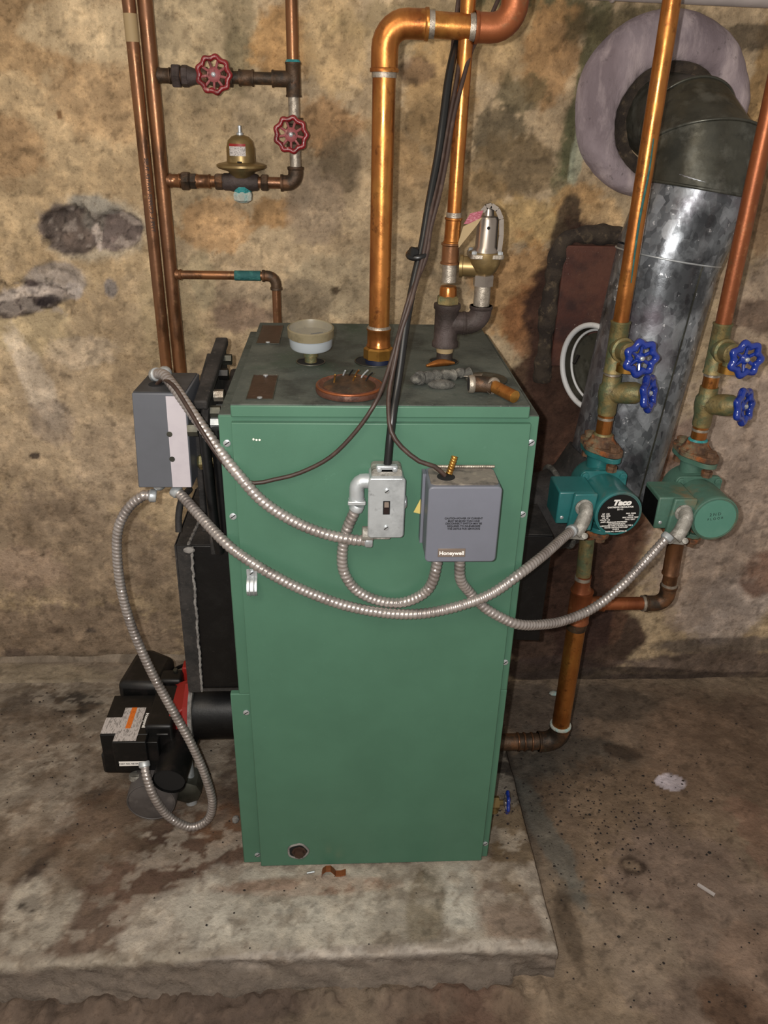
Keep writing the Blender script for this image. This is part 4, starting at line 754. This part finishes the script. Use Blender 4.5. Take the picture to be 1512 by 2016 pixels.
# ================================================================ PUMPS AND RISERS
RX1, RX2, RY = .6885, .879, .30
def oval(m, c, ang, rin, ear, t_, re=.016):
    P_ = []; 
    for i in range(48):
        a = 2*PI*i/48; ca, sa = math.cos(a), math.sin(a)
        r = max(rin, 0); k = abs(ca)**6
        r = rin+(ear+re-rin)*k; P_.append((r*ca, r*sa*1.0))
    x = V((math.cos(ang),math.sin(ang),0)); y = V((-math.sin(ang),math.cos(ang),0))
    pl = [c+x*a+y*b for a, b in P_]; return m.rings([pl,[p+V((0,0,t_)) for p in pl]])
def pump(label, x, zc, mx, enamel, face, first):
    fa = -1.25
    t = thing('circulator_pump', label, 'pump', (x,RY,zc-.085), 'circulator pumps')
    m = M(); m.lathe((x,RY+.034,zc), FR, [(.030,0),(.044,.008),(.047,.02),(.047,.06)], 36); m.cyl((x,RY,zc-.078),(x,RY,zc+.078),.024,n=28); m.o('volute', enamel, t)
    for z in (.066, -.086): oval(M(), V((x,RY,zc+z)), fa, .030, .040, .010).o('volute_flange', enamel, t, bevel=.001)
    for s_, z in ((1,zc+.077),(-1,zc-.077)):
        m = M(); z = z-(.010 if s_ < 0 else 0); oval(m, V((x,RY,z if s_>0 else z-.011)), fa, .033, .041, .011); m.lathe((x,RY,z),(0,0,s_),[(.031,.010),(.028,.015),(.0225,.022),(.0215,.030)],8 if s_>0 else 24); m.o('iron_flange', 'rust', t, bevel=.0015)
        for k in (1,-1):
            bxx, byy = x+k*.041*math.cos(fa), RY+k*.041*math.sin(fa)
            m = M().cyl((bxx,byy,z-s_*.030),(bxx,byy,z+s_*.016),.0062,n=14); m.cyl((bxx,byy,z-s_*.031),(bxx,byy,z-s_*.019),.0105,n=6); m.cyl((bxx,byy,z+s_*.011),(bxx,byy,z+s_*.021),.0105,n=6); m.o('flange_bolt', 'rust', t)
    yp = RY-.030; m = M().plate((x+.001,yp,zc),FR,.092,.092,.010,.012); m.o('motor_plate', enamel, t, bevel=.0015)
    for dx in (-.037,.037):
        for dz in (-.037,.037): M().lathe((x+.001+dx,yp-.010,zc+dz),FR,[(.007,0),(.007,.004),(.0045,.0045),(.0045,.003)],18).o('motor_screw', enamel, t)
    yf = .170; d = V((mx-x, yf-yp, 0)).normalized(); L = (V((mx,yf,0))-V((x,yp,0))).length
    mo = M().lathe((x,yp,zc), d, [(.040,0),(.0415,.010),(.0430,.02),(.0445,L-.010),(.0455,L-.004),(.0445,L-.0008),(.0425,L),(.0418,L-.0012),(.001,L-.0012)], 56).o('motor_housing', enamel, t)
    f = V((mx,yf,zc))
    # terminal box on the left
    bx0_, bx1_ = x-.104, x-.036; by0, by1 = .188, .262
    tb = M().box(bx0_,bx1_,by0,by1,zc-.030,zc+.036).o('terminal_box', enamel, t, bevel=.003)
    M().prism([(bx0_+.026,by0,zc+.037),(bx1_+.002,by0,zc+.037),(bx1_-.001,by0,zc-.040),(bx0_+.020,by0,zc-.040)],(0,-.010,0)).o('connector_plate', enamel, tb, bevel=.003)
    m = M().lathe((bx0_+.046,by0-.009,zc+.010),FR,[(.0165,0),(.0165,.004),(.014,.006)],24); m.o('locknut', 'zinc', tb)
    m = M().tube([V((bx0_+.048,by0-.012,zc+.013)),V((bx0_+.046,by0-.026,zc+.004)),V((bx0_+.036,by0-.034,zc-.018)),V((bx0_+.026,by0-.038,zc-.030))],.0130,n=20)
    m.bar((bx0_+.012,by0-.040,zc-.030),(bx0_+.046,by0-.036,zc-.036),.010,.014); m.o('elbow_connector', 'zinc', tb, bevel=.001)
    for dx in (.014,.043): M().lathe((bx0_+dx,by0-.046,zc-.031),(-.1,-.8,.5),[(.0058,0),(.0058,.003),(.003,.0045)],16).o('clamp_screw', 'zinc', tb)
    screw((bx0_+.010,by0,zc-.016), par=tb, r=.0035)
    if first:
        lb = M().lathe(f, d, [(.0395,-.001),(.0395,.0006)], 56).o('motor_label', 'pumplabel', mo)
        th = math.atan2(d.x, -d.y); ux = V((math.cos(th), math.sin(th), 0))
        T = lambda s, sz, dx, dz, **k: text(s, sz, f+ux*dx+d*.0009+V((0,0,dz)), 'white', lb, name='label_print', rot=(PI/2,0,th), **k)
        T('Taco', .0150, .002, .0235, bold=.0009, shear=.25, sx=1.15); T('CARTRIDGE CIRCULATOR', .0042, .001, .0145, bold=.00015); T('007-F5', .0042, .001, .0098)
        for i, s_ in enumerate(('HP  1/25','RPM  3250','HZ  60','VOLTS 115','AMPS .71')): T(s_, .0040, -.025, .001-i*.0042, bold=.0001)
        for i, s_ in enumerate(('MAX. PRESS.','125 PSI','MAX WATER TEMP','110 C / 230 F')): T(s_, .0036, .0235, .001-i*.0042, bold=.0001)
        for i, s_ in enumerate(('IMPEDANCE PROTECTED','CONTINUOUS DUTY','LUBRICATED TYPE 2 / SUITED TO TYPE 3','WATER CIRCULATING PUMP','CLASS B')): T(s_, .0035, -.001, -.0165-i*.0038, bold=.0001)
        T('TACO INC., CRANSTON, RI', .0034, 0, -.0362, bold=.0001)
    else:
        th = math.atan2(d.x, -d.y); M().lathe(f, d, [(.0395,-.001),(.0395,.0004)], 56).o('end_cap', face, mo)
        text('2 N D', .0085, f+d*.0006+V((-.002,0,.010)), 'ink', mo, name='handwriting', rot=(PI/2,-.12,th), bold=-.0001); text('F L O O R', .0070, f+d*.0006+V((0,0,.001)), 'ink', mo, name='handwriting', rot=(PI/2,-.12,th), bold=-.0001)
        M().box(bx0_-.0008,bx0_,by0+.004,by1-.004,zc-.026,zc+.028).o('black_label', 'black', tb)
    return t
zc1 = A(1218,1012,.17).z; zc2 = A(1408,1022,.17).z
pump('teal circulator pump with black round label, the nearer to the boiler', RX1, zc1, A(1218,1012,.17).x, 'teal', 'teal', True)
pump('faded green circulator pump with 2ND FLOOR handwritten on its cap, farther from the boiler', RX2, zc2, A(1408,1022,.17).x, 'tealold', 'tealface', False)
def cyl_z(x, z0, z1, r, nm, mt, t): return M().cyl((x,RY,z0),(x,RY,z1),r,n=30).o(nm, mt, t)
def riser(x, zc, pxs, label, lab2, lab3, lab4, d1, d2, cop):
    # pxs: photo heights of the joints
    Zs = [zp(px, py, RY) for px, py in pxs]
    t = thing('copper_pipe', label, 'pipe', (x,RY,Zs[0])); cyl_z(x, Zs[0]-.01, 2.1, .0143, 'pipe', cop, t)
    if cop == 'copper': M().tube([V((x+.002,RY-.0145,1.10)),V((x-.001,RY-.0145,1.2)),V((x+.002,RY-.0144,1.28)),V((x+.001,RY-.0144,1.33))],.0022,n=6,prof=lambda s:.0010+.0012*math.sin(PI*s)).o('teal_streak', 'tealtape', t)
    # drain fitting with first handle
    v = thing('drain_valve', lab2, 'valve', (x,RY,Zs[2]))
    m = M(); sock(m, (x,RY,Zs[2]), (x,RY,Zs[0]), .0170, .0012); zt_ = Zs[1]; m.lathe((x,RY,zt_),d1,[(.017,0),(.0195,.012),(.0225,.020),(.0225,.026),(.0185,.028),(.0185,.050),(.013,.056),(.012,.070),(.0045,.072),(.0045,.088)],28); m.o('valve_body', 'brassold', v)
    d1 = vv(d1).normalized(); hc = V((x,RY,zt_))+d1*.090
    wheel('handwheel', hc, d1+V((0,0,.04)), .0255, v, 'blue', 'blue', lobes=7, wav=.12, spokes=6, rt=.0070)
    oc = V((x,RY,zt_))+d1*.045; m = M().cyl(oc, oc-V((0,0,.030)), .0115); m.o('outlet', 'brassold', v)
    M().tube([oc-V((0,0,.022+.0005*k)) for k in range(26)], .0175, n=48, smooth=False).o('hose_cap', 'brass', v)
    # copper joint then isolation valve
    w = thing('isolation_valve', lab3, 'valve', (x,RY,Zs[4]))
    cyl_z(x, Zs[4]+.0, Zs[2]+.004, .0146, 'joint_pipe', 'copper', w); cyl_z(x, Zs[2]-.005, Zs[2]+.0, .0152, 'solder_joint', 'solder', w)
    zi = Zs[3]; m = M(); m.lathe((x,RY,Zs[4]),UP,[(.0165,0),(.0175,.004),(.0175,(zi-Zs[4])*.5),(.0205,zi-Zs[4]-.01),(.0215,zi-Zs[4]),(.0205,zi-Zs[4]+.012),(.0170,zi-Zs[4]+.018),(.0170,zi-Zs[4]+.034)],30)
    d2 = vv(d2).normalized(); m.lathe((x,RY,zi),d2,[(.0205,0),(.0195,.02),(.0205,.035),(.0200,.050),(.0150,.060),(.005,.062),(.005,.075)],28); m.o('valve_body', 'brassold', w)
    wheel('handwheel', V((x,RY,zi))+d2*.074, d2, .0275, w, 'blue', 'blue', lobes=7, wav=.11, spokes=6, rt=.0070)
    u = thing('pipe_nipple', lab4, 'pipe', (x,RY,zc+.10)); cyl_z(x, zc+.09, Zs[4]+.004, .0150, 'pipe', 'copper', u); cyl_z(x, Zs[4]-.010, Zs[4]-.005, .0158, 'solder_joint', 'solder', u)
    M().lathe((x,RY,zc+.104),UP,[(.019,0),(.0185,.004),(.016,.007)],24).o('green_joint', 'verdigris' if cop != 'copper' else 'brassold', u)
riser(RX1, zc1, [(1228,632),(1215,684),(1205,733),(1200,773),(1190,815)], 'bright copper riser with a teal streak, above the nearer teal pump', 'brass drain valve with blue wheel on the riser above the nearer pump', 'brass isolation valve with blue wheel edge-on, just above the nearer teal pump', 'short copper nipple between valve and the nearer teal pump', (.16,-1,.06), (.78,-.62,.2), 'copper')
riser(RX2, zc2, [(1428,636),(1418,686),(1404,735),(1396,795),(1388,838)], 'reddish copper riser at the right edge, above the farther faded pump', 'brass drain valve with blue wheel at the right edge, above the farther pump', 'brass isolation valve with tilted blue wheel above the farther faded pump', 'short copper nipple between valve and the farther faded pump', (.12,-1,.06), (.62,-.76,.2), 'copperred')
# return pipework below the pumps
zr = A(1240,1188,RY).z; RXR = .697
t = thing('return_pipe', 'orange-brown copper return pipe below the pumps, with tee and elbow at the floor', 'pipe', (RXR,RY,-.0))
ze = .028
M().cyl((RXR,RY,ze+.02),(RXR,RY,zr-.03),.0205,n=36).o('main_pipe', 'copper', t)
m = M(); sock(m, (RXR,RY,zr-.045), (RXR,RY,zr+.035), .0235); sock(m,(RXR+.01,RY,zr),(RXR+.052,RY,zr),.0165); m.o('tee', 'copperred', t)
M().lathe((RXR,RY,zr-.064),UP,[(.0215,0),(.0225,.01),(.0220,.022)],26).o('green_joint', 'copperdark', t)
z2_ = zc1-.115; M().lathe((RXR-.002,RY,zr+.033),UP,[(.0225,0),(.0165,.016),(.0165,.040)],26).o('reducer', 'copperred', t)
M().cyl((RXR-.003,RY,zr+.068),(RX1,RY,z2_+.02),.0155).o('pipe_stub', 'brassold', t)
M().cyl((RXR-.003,RY,zr+.062),(RXR-.003,RY,zr+.070),.0172).o('solder_joint', 'solder', t)
xb = RX2+.006
M().cyl((RXR+.045,RY,zr),(xb-.03,RY,zr),.0143).o('cross_pipe', 'copperred', t)
m = M(); bend(m, RT, (xb,RY,zr), UP, .024, .0170, .022); m.o('elbow', 'copperdark', t, ang=60)
M().cyl((xb-.052,RY,zr),(xb-.046,RY,zr),.0176).o('solder_joint', 'solder', t)
M().cyl((xb,RY,zr+.03),(RX2,RY,zc2-.08),.0152).o('pipe_stub', 'copperold', t)
M().cyl((xb,RY,zr+.045),(xb,RY,zr+.052),.0172).o('solder_joint', 'solder', t); m = M(); sock(m,(xb-.003,RY,zr+.075),(RX2,RY,zc2-.105),.0172); m.o('socket', 'copperold', t)
m = M(); bend(m, (0,0,-1), (RXR,RY,ze), (-1,0,0), .034, .0235, .014); m.o('floor_elbow', 'copperdark', t, ang=60)
M().lathe((RXR,RY,ze+.046),UP,[(.0248,0),(.0248,.006),(.021,.008)],26).o('solder_joint', 'scale', t)
M().cyl((RXR-.04,RY,ze),(.47,RY,ze),.0200).o('floor_pipe', 'copperdark', t)
for x in (.60,.615,.633): M().torus((x,RY,ze),(1,0,0),.0205,.0022).o('wire_ring', 'copperold', t)
# drain cock on the right of the boiler
dp = A(1000,1610,.12); dz = max(dp.z, .018)
t = thing('drain_cock', 'small brass drain cock with worn blue wheel, low at the right of the boiler', 'valve', (.53,.12,.0))
yd = .115; M().lathe((.475,yd,.030),RT,[(.015,0),(.015,.012),(.020,.014),(.020,.028),(.014,.030),(.014,.046),(.006,.047),(.006,.062)],8).o('valve_body', 'bronze', t)
M().lathe((.508,yd,.030),(0,-.3,-1),[(.011,0),(.011,.014),(.013,.015),(.013,.020)],18).o('outlet', 'bronze', t)
wheel('handwheel', (.540,yd,.030), (1,-.1,0), .020, t, 'blue', 'bluemetal', lobes=6, wav=.1, spokes=4, rt=.004)

# ================================================================ FLUE DUCT
t = thing('flue_duct', 'big galvanised flue duct rising to a dark adjustable elbow that enters the wall', 'duct', (.76,.43,.62))
F0 = A(1198,965,.425); F1 = A(1318,492,.45); F2 = A(1374,372,.45)
fd = (F2-F0).normalized(); RF = .0985
M().cyl(F0, F1, RF*.985, RF*1.0, n=72, caps=False).o('lower_duct', 'galv', t)
M().cyl(F1-fd*.012, F2+fd*.01, RF*1.02, RF*1.02, n=72, caps=False).o('upper_duct', 'galv', t)
M().torus(F1-fd*.012, fd, RF*1.015, .0018, n=72).o('joint_bead', 'steel', t)
sx_, sy_ = basis(fd); sd = (V((.30,-.95,0))-fd*V((.30,-.95,0)).dot(fd)).normalized()
m = M().bar(F0+sd*RF*.99, F1+sd*RF*1.005, .0035, .0022, up=sd.cross(fd)); m.o('seam', 'galvdull', t)
# elbow gores
C0 = F2; E_ = V((TC.x+.008, WALL+.02, TC.z-.006)); mid1 = F2+fd*.082
d0 = fd; d3 = (V((0,1,-.04))).normalized()
def gore(p0, n0, p1, n1, r0, r1, nm, mt, bead=True):
    n0 = n0.normalized(); n1 = n1.normalized(); x = RT; R0 = []; R1 = []
    def ringp(p, n, r):
        xx = (x-n*x.dot(n)).normalized(); yy = n.cross(xx); return [p+xx*(r*math.cos(2*PI*i/72))+yy*(r*math.sin(2*PI*i/72)) for i in range(72)]
    g = M().rings([ringp(p0,n0,r0), ringp(p1,n1,r1)], caps=False).o(nm, mt, t)
    if bead: M().torus(p1, n1, r1*1.004, .0028, n=72).o('gore_seam', 'galvdull', t)
p1 = F2+V((.006,.030,.075)); p2 = V((.850,.565,1.352)); p3 = V((.840,WALL+.02,1.358))
gore(F2, fd, p1, V((0,.42,.9)), RF*1.05, RF*1.05, 'elbow_gore', 'galvdull')
M().torus(F2, fd, RF*1.055, .003, n=72).o('gore_seam', 'galvdull', t)
gore(p1, V((0,.42,.9)), p2, V((-.05,.85,.5)), RF*.97, RF*.90, 'elbow_gore', 'galvdull')
gore(p2, V((-.05,.85,.5)), p3, V((0,1,0)), RF*.88, RF*.86, 'wall_stub', 'galvdull', False)
M().plate(A(1318,395,.355),(0,-1,0),.018,.055,.0006,.002,up=(.45,0,.9))
# draft regulator collar on the left
q = F0+(F1-F0)*.42; dn = V((-.80,-.42,0)).normalized()
t = thing('draft_regulator', 'white-rimmed round draft regulator on the left side of the flue duct', 'draft regulator', q+dn*.11)
c0 = A(1164,724,.47)
m = M().rings([m_ for m_ in [M().ring(c0-dn*.05,dn,.087,64), M().ring(c0+dn*.0,dn,.087,64)]], caps=False); m.o('collar', 'galvdull', t)
M().torus(c0, dn, .087, .0058, n=64).o('outer_rim', 'whitering', t); M().torus(c0-dn*.016, dn, .076, .0028, n=64).o('inner_rim', 'whitering', t)
M().lathe(c0-dn*.022, dn, [(.070,0),(.070,.002)], 48).o('damper_plate', 'galvdull', t)
M().bar(c0+V((-.04,-.03,.035)), c0+V((-.05,-.04,.02)), .006,.004).o('hinge_tab', 'black', t)

# ================================================================ OIL BURNER
t = thing('oil_burner', 'black and red oil burner with stickered control box, on the pad left of the boiler', 'burner', (-.24,.22,0))
bc = V((0,.245,.185))
M().cyl((-.135,.245,.188),(.0,.245,.188),.062,n=44).o('air_tube', 'black', t)
m = M().lathe((-.150,.245,.188),RT,[(.072,0),(.072,.010),(.064,.014)],8); m.o('red_flange', 'redpaint', t)
M().lathe((-.139,.247,.192),RT,[(.074,0),(.074,.008)],32).o('gasket', 'weld', t)
m = M().prism([(-.190,.19,.07),(-.150,.20,.09),(-.150,.30,.09),(-.190,.31,.07)],(0,0,.14)); m.o('red_casting', 'redpaint', t, bevel=.004)
m = M(); m.box(-.225,-.168,.165,.30,.09,.215); m.box(-.222,-.172,.30,.34,.08,.225); m.o('terminal_cover', 'rubber', t, bevel=.006)
m = M(); m.box(-.222,-.196,.145,.20,.085,.19); m.bar((-.20,.158,.20),(-.175,.158,.20),.004,.004); m.o('side_housing', 'rubber', t, bevel=.004)
m = M().prism([(-.325,.165,.085),(-.205,.16,.085),(-.20,.40,.085),(-.315,.40,.085)],(0,0,.055)); m.o('burner_body', 'rubber', t, bevel=.008)
m = M().prism([(-.312,.292,.11),(-.215,.285,.11),(-.20,.385,.11),(-.265,.425,.11),(-.295,.41,.11)],(0,0,.115)); m.o('scroll_housing', 'rubber', t, bevel=.014)
k0 = [AZ(*p, .200) for p in ((222,1372),(297,1378),(286,1452),(208,1440))]
kx0 = -.3155; kx1 = -.2175; ky0 = .158; ky1 = .282
cb = M().box(kx0, kx1, ky0, ky1, .125, .200).o('control_box', 'rubber', t, bevel=.002)
M().box(kx0+.030, kx1, ky0-.022, ky0+.002, .122, .1995).o('control_front', 'rubber', cb, bevel=.002)
m = M().prism([(kx0+.001,ky0+.004,.2002),(kx0+.032,ky0+.004,.2002),(kx0+.032,ky0-.019,.2002),(kx0+.078,ky0-.019,.2002),(kx0+.078,ky1-.042,.2002),(kx0+.034,ky1-.042,.2002),(kx0+.034,ky1-.072,.2002),(kx0+.001,ky1-.072,.2002)],(0,0,.0006)); m.o('paper_label', 'label', cb, smooth=False)
M().box(kx0+.048,kx0+.059,ky0+.018,ky1-.042,.2008,.2012).o('orange_band', 'orange', cb, smooth=False)
text('Honeywell', .0105, (kx1-.0135,(ky0+ky1)/2-.02,.2004), 'white', cb, rot=(0,0,-PI/2), bold=.0002)
M().box(kx0+.038,kx1-.006,ky0-.0226,ky0-.022,.136,.148).o('lower_sticker', 'white', cb, smooth=False)
text('PART NO. R8184  60HZ', .0052, ((kx0+kx1)/2+.016,ky0-.0229,.142), 'ink', cb)
m = M().lathe((kx1-.030,ky0-.012,.103),(0,-.35,-1),[(.016,0),(.017,.004),(.017,.010),(.012,.014)],14); m.ball((kx1-.026,ky0-.02,.095),.012); m.o('conduit_connector', 'zinc', cb)
mc = A(297,1580,.105); mc.z = max(mc.z, .054)
M().lathe((mc.x,.215,mc.z),FR,[(.030,0),(.048,.01),(.051,.03),(.051,.100),(.0485,.108),(.040,.111),(.001,.112)],48).o('motor', 'motorgrey', t)
M().torus((mc.x,.106,mc.z),(0,-1,0),.0485,.0016,n=48).o('motor_rim', 'motorgrey', t)
pc = A(332,1540,.088); pb = pc+V((.012,.15,.012))
M().lathe(pb, pc-pb, [(.020,0),(.032,.008),(.034,.03),(.034,.150)], 32, caps=False).o('blower_tube', 'rubber', t); M().lathe(pb, pc-pb, [(.0315,.136),(.0315,.146)], 32).o('tube_bore', 'hole', t)
M().cyl((-.145,.16,.0),(-.150,.185,.10),.012,n=16).o('oil_pump', 'steel', t)
m = M().lathe((-.150,.20,.04),FR,[(.030,0),(.030,.05),(.022,.055)],8); m.o('pump_cover', 'galvdull', t)
M().tube([AX(345,1318,-.19),AX(352,1340,-.185),V((-.165,.25,.20)),V((-.14,.22,.12))],.005,n=10).o('oil_line', 'galvdull', t)
M().box(-.175,-.150,.33,.36,.18,.235).o('red_tab', 'redpaint', t, bevel=.003)

# ================================================================ THINGS LYING ON TOP
g = AZ(612,713,TZ); GY = g.y
t = thing('temperature_gauge', 'round white-sided gauge face up on a short brass stem, on the boiler top', 'gauge', (g.x,GY,TZ))
zg0 = zp(612,686,GY); zg1 = zp(612,668,GY); gx = A(612,660,GY-.035).x
M().lathe((g.x,GY,TZ-.01),UP,[(.0105,0),(.0105,.02),(.0125,.021),(.0125,zg0-TZ+.006)],14).o('stem', 'brassold', t)
hc = .0365; up_ = V((0,-.10,1)).normalized(); gc = V((g.x+.001,GY-.002,zg0+.004))
M().lathe(gc, up_, [(.012,-.004),(.034,0),(.0355,.003),(.0365,.018),(.0375,.019)], 56).o('case', 'milky', t)
M().lathe(gc, up_, [(.0365,.0185),(.0385,.019),(.0390,.033),(.0370,.0345),(.0360,.0325),(.0350,.020)], 56).o('rim', 'dial', t)
M().lathe(gc, up_, [(.0350,.0195),(.0350,.0205)], 48).o('dial_face', 'dial', t); M().bar(gc+up_*.022, gc+up_*.022+V((.02,.012,0)), .0014,.001).o('needle', 'ink', t)
M().lathe(gc, up_, [(.0362,.0325),(.0362,.0333)], 56).o('lens', 'glass', t)
p = AZ(688,772,TZ); t = thing('round_cover', 'round rusty brown cover lying on the boiler top with wire ends sticking out', 'cover', p)
M().lathe(p, UP, [(.046,0),(.051,.0015),(.052,.006),(.0505,.012),(.047,.0135),(.044,.011),(.040,.010),(.030,.017),(.016,.0235),(.004,.025)], 48).o('cover_dome', 'darkred', t)
M().torus(p+V((0,0,.011)), UP, .0495, .0022, n=48).o('cover_rim', 'copperred', t)
M().lathe(p, UP, [(.040,.0112),(.030,.0176),(.016,.0240),(.004,.0255)], 40).o('dark_center', 'copperdark', t)
for i, (dx, dy, l, mt) in enumerate(((-.024,-.012,.014,'brass'),(-.012,.006,.016,'steel'),(.002,-.016,.012,'brass'),(.014,.0,.022,'steel'),(.006,.012,.014,'copper'),(.022,-.004,.016,'cable'),(-.004,.004,.02,'cable'))):
    M().tube([p+V((dx,dy,.014)), p+V((dx*1.1+.004,dy,.026)), p+V((dx*1.2+l*.5,dy-.006,.026+l*.5))], .0013, n=6).o('wire_end', mt, t)
p0 = AZ(921,762,TZ); t = thing('copper_fitting', 'copper elbow fitting with a cut pipe stub, at the right front of the boiler top', 'pipe fitting', p0+V((0,0,0)))
a = AZ(925,772,TZ)+V((0,0,.013)); c_ = AZ(962,772,TZ)+V((0,0,.013)); e_ = AZ(1012,794,TZ)+V((0,0,.010)); e_.y = max(e_.y, .006)
m = M().tube([a, a+(c_-a)*.6, c_+(e_-c_)*.15], .0125, n=24); m.o('elbow', 'copperdark', t, ang=60)
M().lathe(a, c_-a, [(.0135,-.003),(.0142,.001),(.0142,.004),(.0128,.006)], 26).o('solder_ring', 'solder', t); M().lathe(a, c_-a, [(.0105,-.0034),(.0105,-.0028)], 26).o('bore', 'hole', t)
M().lathe(c_+(e_-c_)*.12, e_-c_, [(.0135,0),(.0135,.003),(.012,.005)], 24).o('solder_ring', 'solder', t)
M().cyl(c_+(e_-c_)*.15, e_, .0095).o('pipe_stub', 'copper', t); M().lathe(e_-(e_-c_).normalized()*.001, e_-c_, [(.0094,0),(.0094,.0014)]).o('cut_end', 'brass', t)
p = AZ(868,762,TZ); t = thing('pipe_scrap', 'ash-crusted scrap of old pipe lying behind the copper elbow on the boiler top', 'scrap', p)
a, e_ = AZ(822,757,TZ)+V((0,0,.010)), AZ(925,742,TZ)+V((0,0,.008))
m = M().tube([a+(e_-a)*i/9+V((0,.002*math.sin(i*2),.0015*math.sin(i*3))) for i in range(10)], .010, n=12, prof=lambda s: .0105-.004*s+.002*math.sin(s*40)); m.ball(p+V((.0,-.006,.006)),.011,10,(2,1,.7)); m.ball(a+V((-.002,0,-.001)),.010,8,(1,1,.8)); m.o('crusted_pipe', 'ash', t)
a, e_ = AZ(838,744,TZ)+V((0,0,.020)), AZ(893,738,TZ)+V((0,0,.020)); tag(M().tube([a,(a+e_)/2+V((0,0,.003)),e_],.005,n=10,prof=lambda s:.002+.004*math.sin(PI*s)).o('copper_offcut','copper'), 'small orange copper offcut lying on the crusted pipe scrap', 'offcut')
p = AZ(957,748,TZ); t = thing('metal_disc', 'flat dull metal disc lying on the boiler top behind the copper elbow', 'disc', p)
M().lathe(p, UP, [(.034,0),(.0345,.0015),(.0335,.003),(.001,.003)], 44).o('disc', 'galvdull', t)
p = AZ(930,745,TZ); tag(M().prism([p+V((-.02,-.004,.004)),p+V((.014,-.003,.004)),p+V((.018,.008,.005)),p+V((-.016,.003,.004))],(0,0,.001)).o('foil_scrap','solder'), 'bright foil scrap beside the dull disc on the boiler top', 'scrap')

# ================================================================ SMALL THINGS ON THE PAD AND FLOOR
p = AZ(655,1722,.001); t = thing('copper_strap', 'bent copper pipe strap lying on the pad at the foot of the boiler', 'pipe strap', p)
m = M(); q = [(-.022,.0),(-.020,.010),(-.013,.017),(-.004,.017),(.003,.008),(.006,.002),(.016,.002),(.026,.006)]
m.rings([[p+V((x,dy,z)) for dy, z in ((-.007,z_),(.007,z_),(.007,z_+.0014),(-.007,z_+.0014))] for x, z_ in q]); m.o('strap', 'copperred', t, bevel=.0003)
p = AZ(612,1718,.003); tag(M().cyl(p+V((-.008,-.001,0)), p+V((.007,.002,0)), .0022, n=10).o('screw_stub', 'steel'), 'small silver screw lying on the pad under the boiler front', 'screw')
p = AZ(1390,1752,-.076); tag(M().bar(p+V((-.012,.014,0)), p+V((.012,-.014,.002)), .006, .004).o('chip', 'chalk'), 'thin pale sliver of wood on the bare floor at right', 'sliver')
p = AZ(464,1613,.004); tag(M().ball(p, .009, 8, (.9,1.2,.6)).o('plaster_chip', 'weld', smooth=False), 'pale plaster chip on the pad beside the left edge of the boiler', 'chip')
p = AZ(1090,1365,-.076); tag(M().ball(p, .010, 8, (1.3,1,.5)).o('plaster_chip', 'scale', smooth=False), 'white plaster chip on the floor behind the return pipe', 'chip')

# ================================================================ LIGHT: the phone's own flash, plus an added fill light and even world light
def light(name, typ, loc, power, size, col=(1,1,1), rot=None):
    l = bpy.data.lights.new(name, typ); l.energy = power; l.color = col
    if typ == 'POINT': l.shadow_soft_size = size
    else: l.size = size
    o = bpy.data.objects.new(name, l); COL.objects.link(o); o.location = loc
    if rot: o.rotation_euler = rot
    return o
light('camera_flash', 'POINT', CAM - CR*.034 + CU*.012, 64, .006, (1,.97,.93))
light('fill_light', 'AREA', V((-.5,-1.3,2.35)), 14, .6, (1,.86,.68), (math.radians(28),0,math.radians(-18)))  # added warm fill from overhead, stands for no known lamp
w = bpy.data.worlds.new('world'); S.world = w; w.use_nodes = True
w.node_tree.nodes['Background'].inputs[0].default_value = (.80,.74,.68,1); w.node_tree.nodes['Background'].inputs[1].default_value = .5
S.view_settings.view_transform = 'Standard'; S.view_settings.look = 'None'; S.view_settings.exposure = 0; S.view_settings.gamma = 1
S.view_settings.use_curve_mapping = False
